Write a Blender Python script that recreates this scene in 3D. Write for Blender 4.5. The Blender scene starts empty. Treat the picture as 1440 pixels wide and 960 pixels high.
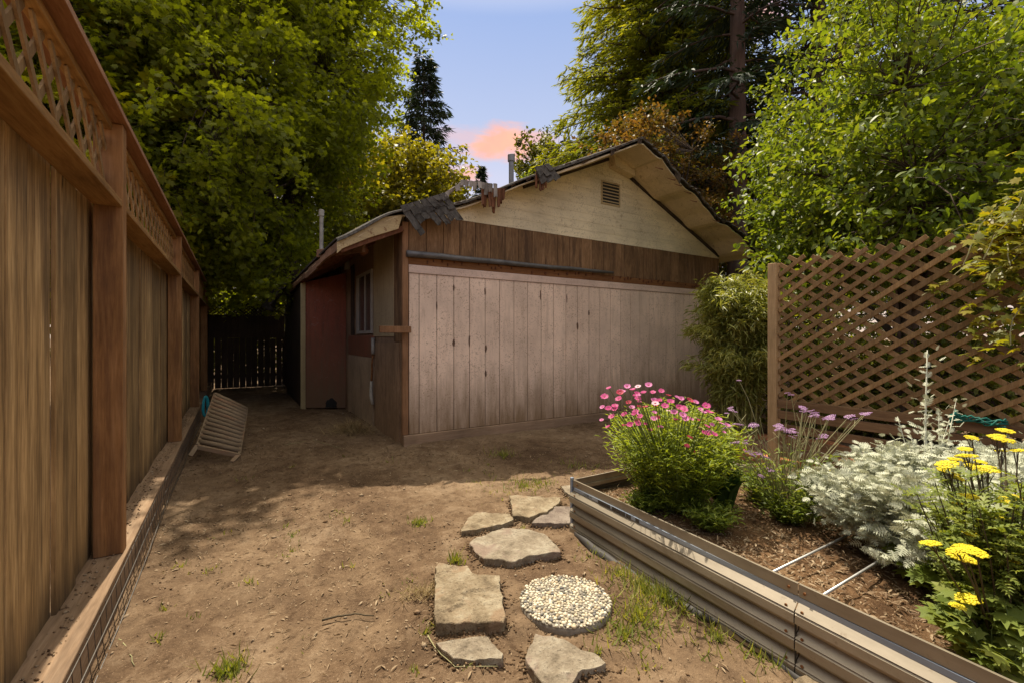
import bpy, math, random
import numpy as np
from mathutils import Vector, Matrix, geometry

R = random.Random(11)
rng = np.random.default_rng(11)
scene = bpy.context.scene
COL = scene.collection

# ------------------------------------------------------------------ camera
CH, F, CX, CY = 1.4, 635.0, 720.0, 475.0
YAW = math.radians(31.56)
DX, DY = math.sin(YAW), math.cos(YAW)


def ray(px, py):
    a = (px - CX) / F
    return np.array([DX + DY * a, DY - DX * a, (CY - py) / F])


def on_s(px, py, s):
    r = ray(px, py) * s
    return Vector((r[0], r[1], r[2] + CH))


def on_z(px, py, z=0.0):
    r = ray(px, py)
    return on_s(px, py, (z - CH) / r[2])


def on_y(px, py, y):
    return on_s(px, py, y / ray(px, py)[1])


def on_x(px, py, x):
    return on_s(px, py, x / ray(px, py)[0])


cam = bpy.data.cameras.new('camera')
cam.lens = 36 * F / 1440
cam.sensor_width = 36
cam.shift_y = -5 / 1440
cam.clip_start = 0.05
cam.clip_end = 2000
co = bpy.data.objects.new('camera', cam)
COL.objects.link(co)
co.location = (0, 0, CH)
co.rotation_euler = (math.radians(90), 0, -YAW)
scene.camera = co

# ------------------------------------------------------------------ noise
_T2 = rng.random((256, 256))
_T3 = rng.random((64, 64, 64))


def vn2(x, y, seed=0):
    x = np.asarray(x, float) + seed * 17.3
    y = np.asarray(y, float) + seed * 9.7
    xi, yi = np.floor(x).astype(int), np.floor(y).astype(int)
    fx, fy = x - xi, y - yi
    fx, fy = fx * fx * (3 - 2 * fx), fy * fy * (3 - 2 * fy)
    g = lambda a, b: _T2[a % 256, b % 256]
    return (g(xi, yi) * (1 - fx) + g(xi + 1, yi) * fx) * (1 - fy) + (g(xi, yi + 1) * (1 - fx) + g(xi + 1, yi + 1) * fx) * fy


def fbm2(x, y, o=4, seed=0):
    t, a, n = 0, .5, 0
    for i in range(o):
        t = t + a * vn2(np.asarray(x) * 2 ** i, np.asarray(y) * 2 ** i, seed + i * 3)
        n += a
        a *= .5
    return t / n


def vn3(P, seed=0):
    P = np.asarray(P, float) + seed * 7.31
    I = np.floor(P).astype(int)
    f = P - I
    f = f * f * (3 - 2 * f)
    out = 0
    for dx in (0, 1):
        for dy in (0, 1):
            for dz in (0, 1):
                w = (f[:, 0] if dx else 1 - f[:, 0]) * (f[:, 1] if dy else 1 - f[:, 1]) * (f[:, 2] if dz else 1 - f[:, 2])
                out = out + w * _T3[(I[:, 0] + dx) % 64, (I[:, 1] + dy) % 64, (I[:, 2] + dz) % 64]
    return out


def gz(x, y):
    """height of the bare ground"""
    x = np.asarray(x, float)
    y = np.asarray(y, float)
    near = np.exp(-((x - 2) ** 2 + (y - 4) ** 2) / 180.)
    h = (fbm2(x * .9, y * .9, 3, 5) - .5) * .05
    h = h + (fbm2(x * 5, y * 5, 3, 9) - .5) * .034 * (.4 + fbm2(x * .7, y * .7, 2, 21))
    h = h + np.maximum(0, fbm2(x * 17, y * 17, 2, 31) - .52) * .05 + (fbm2(x * 11, y * 11, 2, 44) - .5) * .012
    return h * near - .004


# ------------------------------------------------------------------ materials
class NT:
    def __init__(self, tree):
        self.t = tree
        self.t.nodes.clear()

    def n(self, typ, ins=None, **props):
        nd = self.t.nodes.new('ShaderNode' + typ)
        for k, v in props.items():
            setattr(nd, k, v)
        for k, v in (ins or {}).items():
            s = nd.inputs[k]
            if isinstance(v, bpy.types.NodeSocket):
                self.t.links.new(v, s)
            else:
                if isinstance(v, tuple) and len(v) == 3 and s.type == 'RGBA':
                    v = v + (1,)
                s.default_value = v
        return nd

    def math(self, op, a, b=0.0, clamp=False):
        nd = self.n('Math', operation=op)
        nd.use_clamp = clamp
        for i, v in enumerate((a, b)):
            if isinstance(v, bpy.types.NodeSocket):
                self.t.links.new(v, nd.inputs[i])
            else:
                nd.inputs[i].default_value = v
        return nd.outputs[0]

    def ramp(self, fac, stops, interp='LINEAR'):
        nd = self.n('ValToRGB', {'Fac': fac})
        cr = nd.color_ramp
        cr.interpolation = interp
        while len(cr.elements) < len(stops):
            cr.elements.new(0.5)
        for e, (p, c) in zip(cr.elements, stops):
            e.position = p
            if not isinstance(c, tuple):
                c = (c, c, c)
            e.color = tuple(c[:3]) + (1,)
        return nd.outputs['Color']

    def mix(self, fac, a, b, mode='MIX'):
        return self.n('MixRGB', {'Fac': fac, 'Color1': a, 'Color2': b}, blend_type=mode).outputs[0]

    def noise(self, vec, scale, detail=4, rough=.55, dist=0.0):
        return self.n('TexNoise', {'Vector': vec, 'Scale': scale, 'Detail': detail, 'Roughness': rough, 'Distortion': dist}).outputs[0]

    def out(self, shader, kind='Surface'):
        o = self.n('OutputMaterial')
        self.t.links.new(shader, o.inputs[kind])

    def bsdf(self, color, rough=.8, normal=None, metal=0.0, spec=.3):
        d = {'Base Color': color, 'Roughness': rough, 'Metallic': metal, 'Specular IOR Level': spec}
        if normal is not None:
            d['Normal'] = normal
        return self.n('BsdfPrincipled', d).outputs[0]

    def bump(self, h, strength=.4, dist=.01):
        return self.n('Bump', {'Height': h, 'Strength': strength, 'Distance': dist}).outputs[0]


def newmat(name):
    m = bpy.data.materials.new(name)
    m.use_nodes = True
    return m, NT(m.node_tree)


def wood(name, c1, c2, c3=None, axis=2, freq=28, stretch=14, rough=.85, var=.35, bump=.35, stain=None, stain_amt=.5, dirt=None, knots=0):
    m, t = newmat(name)
    tc = t.n('TexCoord').outputs['Object']
    geo = t.n('NewGeometry')
    rnd = geo.outputs['Random Per Island']
    off = t.n('CombineXYZ', {'X': t.math('MULTIPLY', rnd, 31.), 'Y': t.math('MULTIPLY', rnd, 17.), 'Z': t.math('MULTIPLY', rnd, 53.)}).outputs[0]
    vec = t.n('VectorMath', {0: tc, 1: off}, operation='ADD').outputs[0]
    sc = [1.0, 1.0, 1.0]
    sc[axis] = 1.0 / stretch
    mp = t.n('Mapping', {'Vector': vec, 'Scale': tuple(sc)}).outputs[0]
    n1 = t.noise(mp, freq, 8, .7, .6)
    n2 = t.noise(mp, freq * 5, 4, .6)
    g = t.math('ADD', t.math('MULTIPLY', n1, .62), t.math('MULTIPLY', n2, .38))
    c3 = c3 or tuple(min(1, v * 1.35) for v in c2)
    col = t.ramp(g, [(.30, c1), (.5, c2), (.7, c3)])
    big = t.noise(vec, 1.7, 5, .6)
    col = t.mix(1, col, t.ramp(big, [(.3, .72), (.7, 1.18)]), 'MULTIPLY')
    v = t.math('ADD', t.math('MULTIPLY', rnd, var), 1 - var * .55)
    col = t.mix(1, col, t.n('CombineXYZ', {'X': v, 'Y': v, 'Z': v}).outputs[0], 'MULTIPLY')
    if knots:
        sk = [5.5, 5.5, 5.5]
        sk[axis] = 1.7
        kv = t.n('Mapping', {'Vector': vec, 'Scale': tuple(sk)}).outputs[0]
        kv = t.n('VectorMath', {0: kv, 1: t.n('VectorMath', {0: t.n('TexNoise', {'Vector': kv, 'Scale': 3.}).outputs['Color'], 1: (.25, .25, .25)}, operation='MULTIPLY').outputs[0]}, operation='ADD').outputs[0]
        vo = t.n('TexVoronoi', {'Vector': kv, 'Scale': 1.})
        gate_ = t.ramp(vo.outputs['Color'], [(.62, 0.), (.66, 1.)])
        spot = t.ramp(vo.outputs['Distance'], [(.05, 1.), (.11, .35), (.16, 0.)])
        col = t.mix(t.math('MULTIPLY', t.math('MULTIPLY', gate_, spot), knots), col, tuple(v * .5 for v in c1))
    if stain:
        s = t.noise(mp, freq * .35, 6, .65, .4)
        col = t.mix(t.math('MULTIPLY', t.ramp(s, [(.52, 0.), (.68, 1.)]), stain_amt), col, stain)
    if dirt:  # splashed soil, ragged upper edge
        z0, z1, dc = dirt
        z = t.n('SeparateXYZ', {'Vector': geo.outputs['Position']}).outputs[2]
        zz = t.math('ADD', z, t.math('MULTIPLY', t.math('SUBTRACT', t.noise(mp, 9, 5), .5), (z1 - z0) * 2.2))
        mr = t.n('MapRange', {'Value': zz, 'From Min': z0, 'From Max': z1, 'To Min': .8, 'To Max': 0.}).outputs[0]
        col = t.mix(mr, col, dc)
    t.out(t.bsdf(col, rough, t.bump(g, bump, .004), spec=.2))
    return m


def painted(name, base, stain, streak=.5, speck=.4, rough=.75, dirt=None, seam=None, axis=2, peel=None):
    m, t = newmat(name)
    tc = t.n('TexCoord').outputs['Object']
    geo = t.n('NewGeometry')
    rnd = geo.outputs['Random Per Island']
    pos = geo.outputs['Position']
    off = t.n('CombineXYZ', {'X': t.math('MULTIPLY', rnd, 3.), 'Y': 0., 'Z': t.math('MULTIPLY', rnd, 23.)}).outputs[0]
    vec = t.n('VectorMath', {0: tc, 1: off}, operation='ADD').outputs[0]
    sc = [1., 1., 1.]
    sc[axis] = .12
    mp = t.n('Mapping', {'Vector': vec, 'Scale': tuple(sc)}).outputs[0]
    big = t.noise(tc, 1.3, 5, .6)
    col = t.mix(1, base, t.ramp(big, [(.3, .76), (.7, 1.12)]), 'MULTIPLY')
    v = t.math('ADD', t.math('MULTIPLY', rnd, .12), .94)
    col = t.mix(1, col, t.n('CombineXYZ', {'X': v, 'Y': v, 'Z': v}).outputs[0], 'MULTIPLY')
    st = t.noise(mp, 14, 7, .7, .3)
    col = t.mix(t.math('MULTIPLY', t.ramp(st, [(.50, 0.), (.72, 1.)]), streak), col, stain)
    sp = t.noise(vec, 55, 3, .6)
    gate = t.ramp(t.noise(tc, 3.1, 4), [(.34, 0.), (.55, 1.)])
    spm = t.math('MULTIPLY', t.math('MULTIPLY', t.ramp(sp, [(.57, 0.), (.65, 1.)]), gate), speck)
    col = t.mix(spm, col, stain)
    if peel:
        pl = t.ramp(t.noise(vec, 7, 8, .7, 1.), [(.60, 0.), (.63, 1.)])
        col = t.mix(t.math('MULTIPLY', pl, peel[1]), col, peel[0])
    if dirt:
        z0, z1, dc, amt = dirt
        z = t.n('SeparateXYZ', {'Vector': pos}).outputs[2]
        zz = t.math('ADD', z, t.math('MULTIPLY', t.math('SUBTRACT', t.noise(mp, 12, 6, .7), .5), (z1 - z0) * 1.6))
        mr = t.n('MapRange', {'Value': zz, 'From Min': z0, 'From Max': z1, 'To Min': amt, 'To Max': 0.}).outputs[0]
        col = t.mix(mr, col, dc)
    grain = t.noise(mp, 60, 5, .7)
    t.out(t.bsdf(col, rough, t.bump(grain, .25, .004), spec=.25))
    return m


def leafmat(name, cols, trans=.4, rough=.5, tcol=None, spec=.35, clump=.9):
    m, t = newmat(name)
    geo = t.n('NewGeometry')
    k = t.noise(geo.outputs['Position'], clump, 3, .6)
    f = t.math('ADD', t.math('MULTIPLY', geo.outputs['Random Per Island'], .65), t.math('MULTIPLY', t.math('SUBTRACT', k, .32), 1.0), clamp=True)
    n = len(cols)
    col = t.ramp(f, [(.05 + .9 * i / max(1, n - 1), c) for i, c in enumerate(cols)])
    p = t.bsdf(col, rough, spec=spec)
    tr = t.mix(1, col, tcol or (1.9, 1.75, .5), 'MULTIPLY')
    tb = t.n('BsdfTranslucent', {'Color': tr}).outputs[0]
    mx = t.n('MixShader', {0: trans, 1: p, 2: tb}).outputs[0]
    t.out(mx)
    return m


def plain(name, col, rough=.7, metal=0., spec=.3, var=.25, scale=9, bump=.15):
    m, t = newmat(name)
    tc = t.n('TexCoord').outputs['Object']
    n1 = t.noise(tc, scale, 6, .65)
    c = t.mix(1, col, t.ramp(n1, [(.3, 1 - var), (.7, 1 + var)]), 'MULTIPLY')
    r = t.n('NewGeometry').outputs['Random Per Island']
    v = t.math('ADD', t.math('MULTIPLY', r, var), 1 - var / 2)
    c = t.mix(1, c, t.n('CombineXYZ', {'X': v, 'Y': v, 'Z': v}).outputs[0], 'MULTIPLY')
    t.out(t.bsdf(c, rough, t.bump(n1, bump, .01), metal, spec))
    return m


def islandmat(name, cols, rough=.8, spec=.3):
    m, t = newmat(name)
    geo = t.n('NewGeometry')
    c = t.ramp(geo.outputs['Random Per Island'], [(i / (len(cols) - 1), c) for i, c in enumerate(cols)])
    n1 = t.noise(geo.outputs['Position'], 70, 3)
    c = t.mix(1, c, t.ramp(n1, [(.3, .8), (.7, 1.15)]), 'MULTIPLY')
    t.out(t.bsdf(c, rough, t.bump(n1, .2, .003), spec=spec))
    return m


# ------------------------------------------------------------------ object helpers
def root_loc(o):
    l = Vector((0, 0, 0))
    while o is not None:
        l = l + o.location
        o = o.parent
    return l


def link(name, me, mat, parent):
    o = bpy.data.objects.new(name, me)
    COL.objects.link(o)
    mats = mat if isinstance(mat, (list, tuple)) else [mat]
    for mm in mats:
        me.materials.append(mm)
    if parent is not None:
        o.parent = parent
    return o


def tag(o, label=None, cat=None, group=None, kind=None):
    if label:
        o['label'] = label
    if cat:
        o['category'] = cat
    if group:
        o['group'] = group
    if kind:
        o['kind'] = kind
    return o


def thing(name, label, cat, loc=(0, 0, 0), group=None):
    o = bpy.data.objects.new(name, None)
    COL.objects.link(o)
    o.location = loc
    o.empty_display_size = .1
    return tag(o, label, cat, group)


class MB:
    def __init__(s):
        s.v, s.f, s.m, s.cur = [], [], [], 0

    def add(s, vs, fs):
        b = len(s.v)
        s.v += [tuple(v) for v in vs]
        for f in fs:
            s.f.append(tuple(b + i for i in f))
            s.m.append(s.cur)

    def box(s, x0, x1, y0, y1, z0, z1):
        s.add([(x0, y0, z0), (x1, y0, z0), (x1, y1, z0), (x0, y1, z0), (x0, y0, z1), (x1, y0, z1), (x1, y1, z1), (x0, y1, z1)],
              [(0, 3, 2, 1), (4, 5, 6, 7), (0, 1, 5, 4), (1, 2, 6, 5), (2, 3, 7, 6), (3, 0, 4, 7)])

    def beam(s, p0, p1, w, h, up=(0, 0, 1)):
        p0, p1 = Vector(p0), Vector(p1)
        d = (p1 - p0).normalized()
        sd = d.cross(Vector(up)).normalized()
        u = sd.cross(d).normalized()
        a, b = sd * (w / 2), u * (h / 2)
        s.add([p0 - a - b, p0 + a - b, p0 + a + b, p0 - a + b, p1 - a - b, p1 + a - b, p1 + a + b, p1 - a + b],
              [(0, 1, 2, 3), (7, 6, 5, 4), (0, 4, 5, 1), (1, 5, 6, 2), (2, 6, 7, 3), (3, 7, 4, 0)])

    def tube(s, pts, r, n=6, cap=True):
        pts = [Vector(p) for p in pts]
        k = len(pts)
        rs = r if isinstance(r, (list, tuple)) else [r] * k
        rings = []
        prev = None
        for i, p in enumerate(pts):
            d = (pts[min(i + 1, k - 1)] - pts[max(i - 1, 0)])
            if d.length < 1e-9:
                d = Vector((0, 0, 1))
            d.normalize()
            if prev is None:
                a = d.orthogonal().normalized()
            else:
                a = prev - d * prev.dot(d)
                a = a.normalized() if a.length > 1e-6 else d.orthogonal().normalized()
            prev = a
            b = d.cross(a)
            rings.append([p + (a * math.cos(2 * math.pi * j / n) + b * math.sin(2 * math.pi * j / n)) * rs[i] for j in range(n)])
        vs = [v for rg in rings for v in rg]
        fs = []
        for i in range(k - 1):
            for j in range(n):
                fs.append((i * n + j, i * n + (j + 1) % n, (i + 1) * n + (j + 1) % n, (i + 1) * n + j))
        if cap:
            fs.append(tuple(reversed(range(n))))
            fs.append(tuple((k - 1) * n + j for j in range(n)))
        s.add(vs, fs)

    def prism(s, poly, off):
        n = len(poly)
        off = Vector(off)
        vs = [Vector(p) for p in poly] + [Vector(p) + off for p in poly]
        fs = [tuple(range(n)), tuple(reversed(range(n, 2 * n)))]
        for i in range(n):
            j = (i + 1) % n
            fs.append((i, i + n, j + n, j))
        s.add(vs, fs)

    def grid(s, rows, close=False):
        h, w = len(rows), len(rows[0])
        fs = [(i * w + j, i * w + j + 1, (i + 1) * w + j + 1, (i + 1) * w + j) for i in range(h - 1) for j in range(w - 1)]
        s.add([p for r in rows for p in r], fs)

    def build(s, name, mat, parent=None, smooth=False, bevel=0, solid=0, recalc=True):
        me = bpy.data.meshes.new(name)
        off = root_loc(parent) if parent is not None else Vector((0, 0, 0))
        me.from_pydata([tuple(Vector(v) - off) for v in s.v], [], s.f)
        o = link(name, me, mat, parent)
        me.polygons.foreach_set('material_index', s.m)
        if recalc:
            import bmesh
            bm = bmesh.new()
            bm.from_mesh(me)
            bmesh.ops.recalc_face_normals(bm, faces=bm.faces)
            bm.to_mesh(me)
            bm.free()
        if smooth:
            me.polygons.foreach_set('use_smooth', [True] * len(me.polygons))
        if solid:
            md = o.modifiers.new('solid', 'SOLIDIFY')
            md.thickness = solid
        if bevel:
            md = o.modifiers.new('bevel', 'BEVEL')
            md.width = bevel
            md.segments = 2
            md.limit_method = 'ANGLE'
        me.update()
        return o


def fast(name, V, faces, mat, parent=None, smooth=False):
    """V (N,3) array, faces list of (M,k) arrays"""
    me = bpy.data.meshes.new(name)
    off = np.array(root_loc(parent)) if parent is not None else np.zeros(3)
    V = np.asarray(V, np.float32) - off.astype(np.float32)
    me.vertices.add(len(V))
    me.vertices.foreach_set('co', V.ravel())
    tot = sum(f.size for f in faces)
    cnt = sum(len(f) for f in faces)
    me.loops.add(tot)
    me.polygons.add(cnt)
    me.loops.foreach_set('vertex_index', np.concatenate([f.ravel() for f in faces]).astype(np.int32))
    sizes = np.concatenate([np.full(len(f), f.shape[1]) for f in faces])
    starts = np.concatenate([[0], np.cumsum(sizes)[:-1]]).astype(np.int32)
    me.polygons.foreach_set('loop_start', starts)
    if smooth:
        me.polygons.foreach_set('use_smooth', np.ones(cnt, bool))
    me.update(calc_edges=True)
    me.validate()
    return link(name, me, mat, parent)


LEAF = (np.array([(0, 0, 0), (.5, .38, .10), (.32, .75, .06), (0, 1, -.10), (-.32, .75, .06), (-.5, .38, .10), (0, .5, 0)]),
        [np.array([(0, 1, 2, 6), (6, 2, 3, 4), (0, 6, 4, 5)])])
BLADE = (np.array([(-.5, .0, 0), (.5, .0, 0), (.42, .5, -.03), (0, 1, -.14), (-.42, .5, -.03)]), [np.array([(0, 1, 2, 4)]), np.array([(4, 2, 3)])])
NEEDLE = (np.array([(0, 0, 0), (.5, .35, 0), (0, 1, -.12), (-.5, .35, 0)]), [np.array([(0, 1, 2, 3)])])
MAPLE = (np.array([(0, .08, 0), (.30, .02, -.02), (.26, .22, .02), (.62, .36, -.06), (.34, .50, .03), (.36, .78, -.02), (.14, .70, .02), (0, 1.05, -.10),
                   (-.14, .70, .02), (-.36, .78, -.02), (-.34, .50, .03), (-.62, .36, -.06), (-.26, .22, .02), (-.30, .02, -.02), (0, .40, .03)]),
         [np.array([(14, i, i + 1) for i in range(13)] + [(14, 13, 0)])])
GRASS = (np.array([(-.5, 0, 0), (.5, 0, 0), (.4, .5, .06), (-.4, .5, .06), (0, 1, .28)]), [np.array([(0, 1, 2, 3)]), np.array([(3, 2, 4)])])
ROCK = (np.array([(.6, 0, 0), (0, .7, .1), (-.6, .1, 0), (.1, -.6, 0), (.05, 0, .45), (-.05, .05, -.3)]),
        [np.array([(0, 1, 4), (1, 2, 4), (2, 3, 4), (3, 0, 4), (1, 0, 5), (2, 1, 5), (3, 2, 5), (0, 3, 5)])])


def _lobed():
    v, f = [], []
    for i, y in enumerate((.12, .3, .48, .66, .82)):
        l = (.42, .5, .46, .34, .2)[i]
        for sgn in (1, -1):
            b = len(v)
            v += [(0, y - .05, 0), (sgn * l * .55, y + .02, .05), (sgn * l, y + .14, 0), (sgn * l * .45, y + .13, .05), (0, y + .06, 0)]
            f.append((b, b + 1, b + 2, b + 3, b + 4) if sgn > 0 else (b + 4, b + 3, b + 2, b + 1, b))
    b = len(v)
    v += [(.05, 0, 0), (.06, .8, .02), (0, 1.05, -.05), (-.06, .8, .02), (-.05, 0, 0)]
    f.append((b, b + 1, b + 2, b + 3, b + 4))
    return (np.array(v), [np.array(f)])


LOBED = _lobed()


def unit(a):
    return a / np.maximum(np.linalg.norm(a, axis=1, keepdims=True), 1e-9)


def leaf_geo(P, A, Nn, L, W, tmpl):
    tv, tf = tmpl
    A = unit(A)
    Nn = unit(Nn - A * np.sum(Nn * A, axis=1, keepdims=True))
    S = np.cross(A, Nn)
    n, k = len(P), len(tv)
    L = np.broadcast_to(np.asarray(L, float), (n,))
    W = np.broadcast_to(np.asarray(W, float), (n,))
    V = P[:, None, :] + S[:, None, :] * (W[:, None] * tv[None, :, 0])[..., None] + A[:, None, :] * (L[:, None] * tv[None, :, 1])[..., None] + Nn[:, None, :] * (L[:, None] * tv[None, :, 2])[..., None]
    V = V.reshape(-1, 3)
    faces = [(np.arange(n)[:, None, None] * k + f[None]).reshape(-1, f.shape[1]) for f in tf]
    return V, faces


def leaves(name, P, A, Nn, L, W, tmpl, mat, parent=None):
    V, fs = leaf_geo(P, A, Nn, L, W, tmpl)
    return fast(name, V, fs, mat, parent)


def rand_unit(n):
    return unit(rng.normal(size=(n, 3)))


# ------------------------------------------------------------------ crowns
def crown_points(center, radii, n, seed, shell=.45, gap=.3, gs=.9, zmin=None, keep=None):
    out = []
    tot = 0
    while tot < n:
        d = rand_unit(n * 3)
        r = rng.random(n * 3) ** shell
        m = .62 + .75 * vn3(d * 1.9 + 20, seed)
        P = np.array(center) + d * (r * m)[:, None] * np.array(radii)
        ok = vn3(P * gs + 100, seed + 3) > gap
        if zmin is not None:
            ok &= P[:, 2] > zmin
        if keep is not None:
            ok &= keep(P)
        P = P[ok]
        out.append(P)
        tot += len(P)
        if len(out) > 60:
            break
    return np.concatenate(out)[:n]


def broadleaf(name, label, cat, base, center, radii, ncl, nlf, L, W, mleaf, mbark, tr=.15, tmpl=LEAF, droop=.3, sprig=.6, seed=1, gap=.3,
              gs=.9, shell=.45, nlimb=9, zmin=None, up=.9, group=None, split=.45, stems=1, twig=.006, keep=None):
    base = Vector(base)
    root = thing(name, label, cat, base, group)
    C = crown_points(center, radii, ncl, seed, shell, gap, gs, zmin, keep)
    cen = Vector(center)
    rr = random.Random(seed * 13 + 1)
    top = Vector((cen.x, cen.y, base.z + (cen.z - base.z) * (1 - split * .3)))
    mb = MB()
    nodes = []
    forkz = split
    starts = []
    for sidx in range(stems):
        j = Vector((rr.uniform(-1, 1), rr.uniform(-1, 1), 0)) * (tr * 2.5 if stems > 1 else 0)
        pts = []
        for i in range(7):
            t = i / 6
            p = base.lerp(top, t) + j * (1 + t * 3) + Vector((rr.uniform(-1, 1), rr.uniform(-1, 1), 0)) * tr * 1.1 * (0 < i)
            pts.append(p)
        mb.tube(pts, [tr * (1.25 if i == 0 else 1) * (1 - .62 * i / 6) for i in range(7)], 9)
        starts.append(pts)
    idx = rng.choice(len(C), min(nlimb, len(C)), replace=False)
    for i in idx:
        e = Vector(C[i])
        e = cen.lerp(e, .8)
        pts0 = rr.choice(starts)
        fi = rr.uniform(1.8, 5.9)
        s = pts0[int(fi)].lerp(pts0[int(fi) + 1], fi % 1)
        mid = s.lerp(e, .5) + Vector((rr.uniform(-.1, .1), rr.uniform(-.1, .1), rr.uniform(.0, .18))) * (e - s).length
        pts = [s, s.lerp(mid, .5), mid, mid.lerp(e, .5) + Vector((0, 0, .03)), e]
        mb.tube(pts, [tr * .45, tr * .36, tr * .27, tr * .17, tr * .07], 6)
        nodes += [pts[1], pts[2], pts[3], pts[4]]
    Nd = np.array(nodes)
    A = unit(C - np.array(cen) + np.array([0, 0, -.2]) * np.array(radii)) * .8 + rand_unit(len(C)) * .7 + np.array([0, 0, .15 - droop * .5])
    A = unit(A)
    for c, a in zip(C, A):
        k = np.argmin(np.sum((Nd - c) ** 2, axis=1))
        s = Nd[k]
        e = c + a * sprig
        mid = (s + c) / 2 + rng.normal(size=3) * .06 * np.linalg.norm(c - s)
        mb.tube([s, mid, c, e], [twig * 1.8, twig * 1.4, twig, twig * .4], 3, cap=False)
    mb.build('trunk', mbark, root, smooth=True, recalc=False)
    n = len(C) * nlf
    ci = np.repeat(np.arange(len(C)), nlf)
    t = rng.random(n)
    a = A[ci]
    P = C[ci] + a * (t * sprig)[:, None] + rng.normal(size=(n, 3)) * (sprig * .20) * np.array([1, 1, .6])
    ax = a * .45 + rand_unit(n) * .75 + np.array([0, 0, -droop])
    Nn = rand_unit(n) * .65 + np.array([0, 0, up])
    s = .55 + .6 * rng.random(n)
    leaves('crown', P, ax, Nn, L * s, W * s, tmpl, mleaf, root)
    return root


def conifer(name, label, cat, base, H, z0, rmax, nbr, mleaf, mbark, tr=.3, droop=.35, blade=.3, bw=.06, nside=10, nblade=7, seed=3, prof=.75,
            group=None, upturn=.2, zcut=None, rag=.35):
    base = Vector(base)
    root = thing(name, label, cat, base, group)
    rr = random.Random(seed)
    mb = MB()
    mb.tube([base + Vector((0, 0, H * i / 8)) for i in range(9)], [tr * (1.15 if i == 0 else 1) * (1 - .93 * i / 8) for i in range(9)], 12)
    PP, AA, LL = [], [], []
    for b in range(nbr):
        u = (b + rr.random()) / nbr
        z = z0 + (H - z0) * u ** 1.0
        if zcut and z > zcut:
            continue
        ln = rmax * max(.04, (1 - u)) ** prof * rr.uniform(1 - rag, 1.1)
        az = b * 2.399 + rr.uniform(-.5, .5)
        d = Vector((math.cos(az), math.sin(az), 0))
        sd = Vector((-d.y, d.x, 0))
        s = base + Vector((0, 0, z))
        pts = []
        for i in range(6):
            t = i / 5
            dz = ln * (.10 * t - droop * t * t + upturn * max(0, t - .7) ** 1.5)
            pts.append(s + d * (ln * t) + Vector((0, 0, dz)) + sd * rr.uniform(-.04, .04) * ln)
        mb.tube(pts, [max(.012, ln * .016) * (1 - .85 * i / 5) + .004 for i in range(6)], 4, cap=False)
        for k in range(nside):
            t = .12 + .88 * (k + rr.random()) / nside
            q = t * 5
            i = min(4, int(q))
            p = pts[i].lerp(pts[i + 1], q - i)
            for sg in (-1, 1):
                sl = ln * .30 * (1.08 - t * .75) * rr.uniform(.6, 1.2)
                dr = (sd * sg + d * rr.uniform(.3, 1.1) + Vector((0, 0, rr.uniform(-.45, .08)))).normalized()
                e = p + dr * sl + Vector((0, 0, -.12 * sl))
                m = max(3, int(nblade * (.4 + sl / max(.2, rmax * .25) * .8)))
                for w in range(m):
                    f = (w + rr.random()) / m
                    PP.append(p.lerp(e, f))
                    AA.append(dr * .6 + sd * (rr.uniform(-.6, .6)) + d * rr.uniform(-.2, .8) + Vector((0, 0, rr.uniform(-.55, .15))))
                    LL.append(blade * rr.uniform(.6, 1.2))
    mb.build('trunk', mbark, root, smooth=True, recalc=False)
    P, A, L = np.array(PP), np.array(AA), np.array(LL)
    n = len(P)
    leaves('crown', P, A, rand_unit(n) * .6 + np.array([0, 0, .9]), L, L * (bw / blade), NEEDLE, mleaf, root)
    return root


# ------------------------------------------------------------------ world and sun
EL = math.radians(63)
w = bpy.data.worlds.new('World')
scene.world = w
w.use_nodes = True
t = NT(w.node_tree)
sky = t.n('TexSky', sky_type='NISHITA')
sky.sun_disc = False
sky.sun_elevation = EL
sky.sun_rotation = math.radians(2)
sky.air_density = 1.0
sky.dust_density = 1.2
gen = t.n('TexCoord').outputs['Generated']
sep = t.n('SeparateXYZ', {'Vector': gen})
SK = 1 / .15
lav = t.ramp(sep.outputs[2], [(.0, (.44, .33, .26)), (.26, (.37, .335, .385)), (.40, (.245, .275, .37)), (.58, (.155, .21, .355)), (.74, (.62, .57, .51)), (1., (.95, .84, .62))])  # top stops, above the visible sky, brightened and warmed as added fill light
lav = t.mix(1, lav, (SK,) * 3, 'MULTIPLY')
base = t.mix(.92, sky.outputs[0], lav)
nz = t.n('TexNoise', {'Vector': gen, 'Scale': 7., 'Detail': 6., 'Roughness': .6}).outputs['Color']
warp = t.n('VectorMath', {0: t.n('VectorMath', {0: nz, 1: (.5, .5, .5)}, operation='SUBTRACT').outputs[0], 1: (.07, .07, .035)}, operation='MULTIPLY').outputs[0]
wv = t.n('VectorMath', {0: gen, 1: warp}, operation='ADD').outputs[0]
cmp_ = t.n('Mapping', {'Vector': gen, 'Scale': (1., 1., 3.2)}).outputs[0]
cnz = t.noise(cmp_, 13, 7, .62, .5)
total = None
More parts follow.
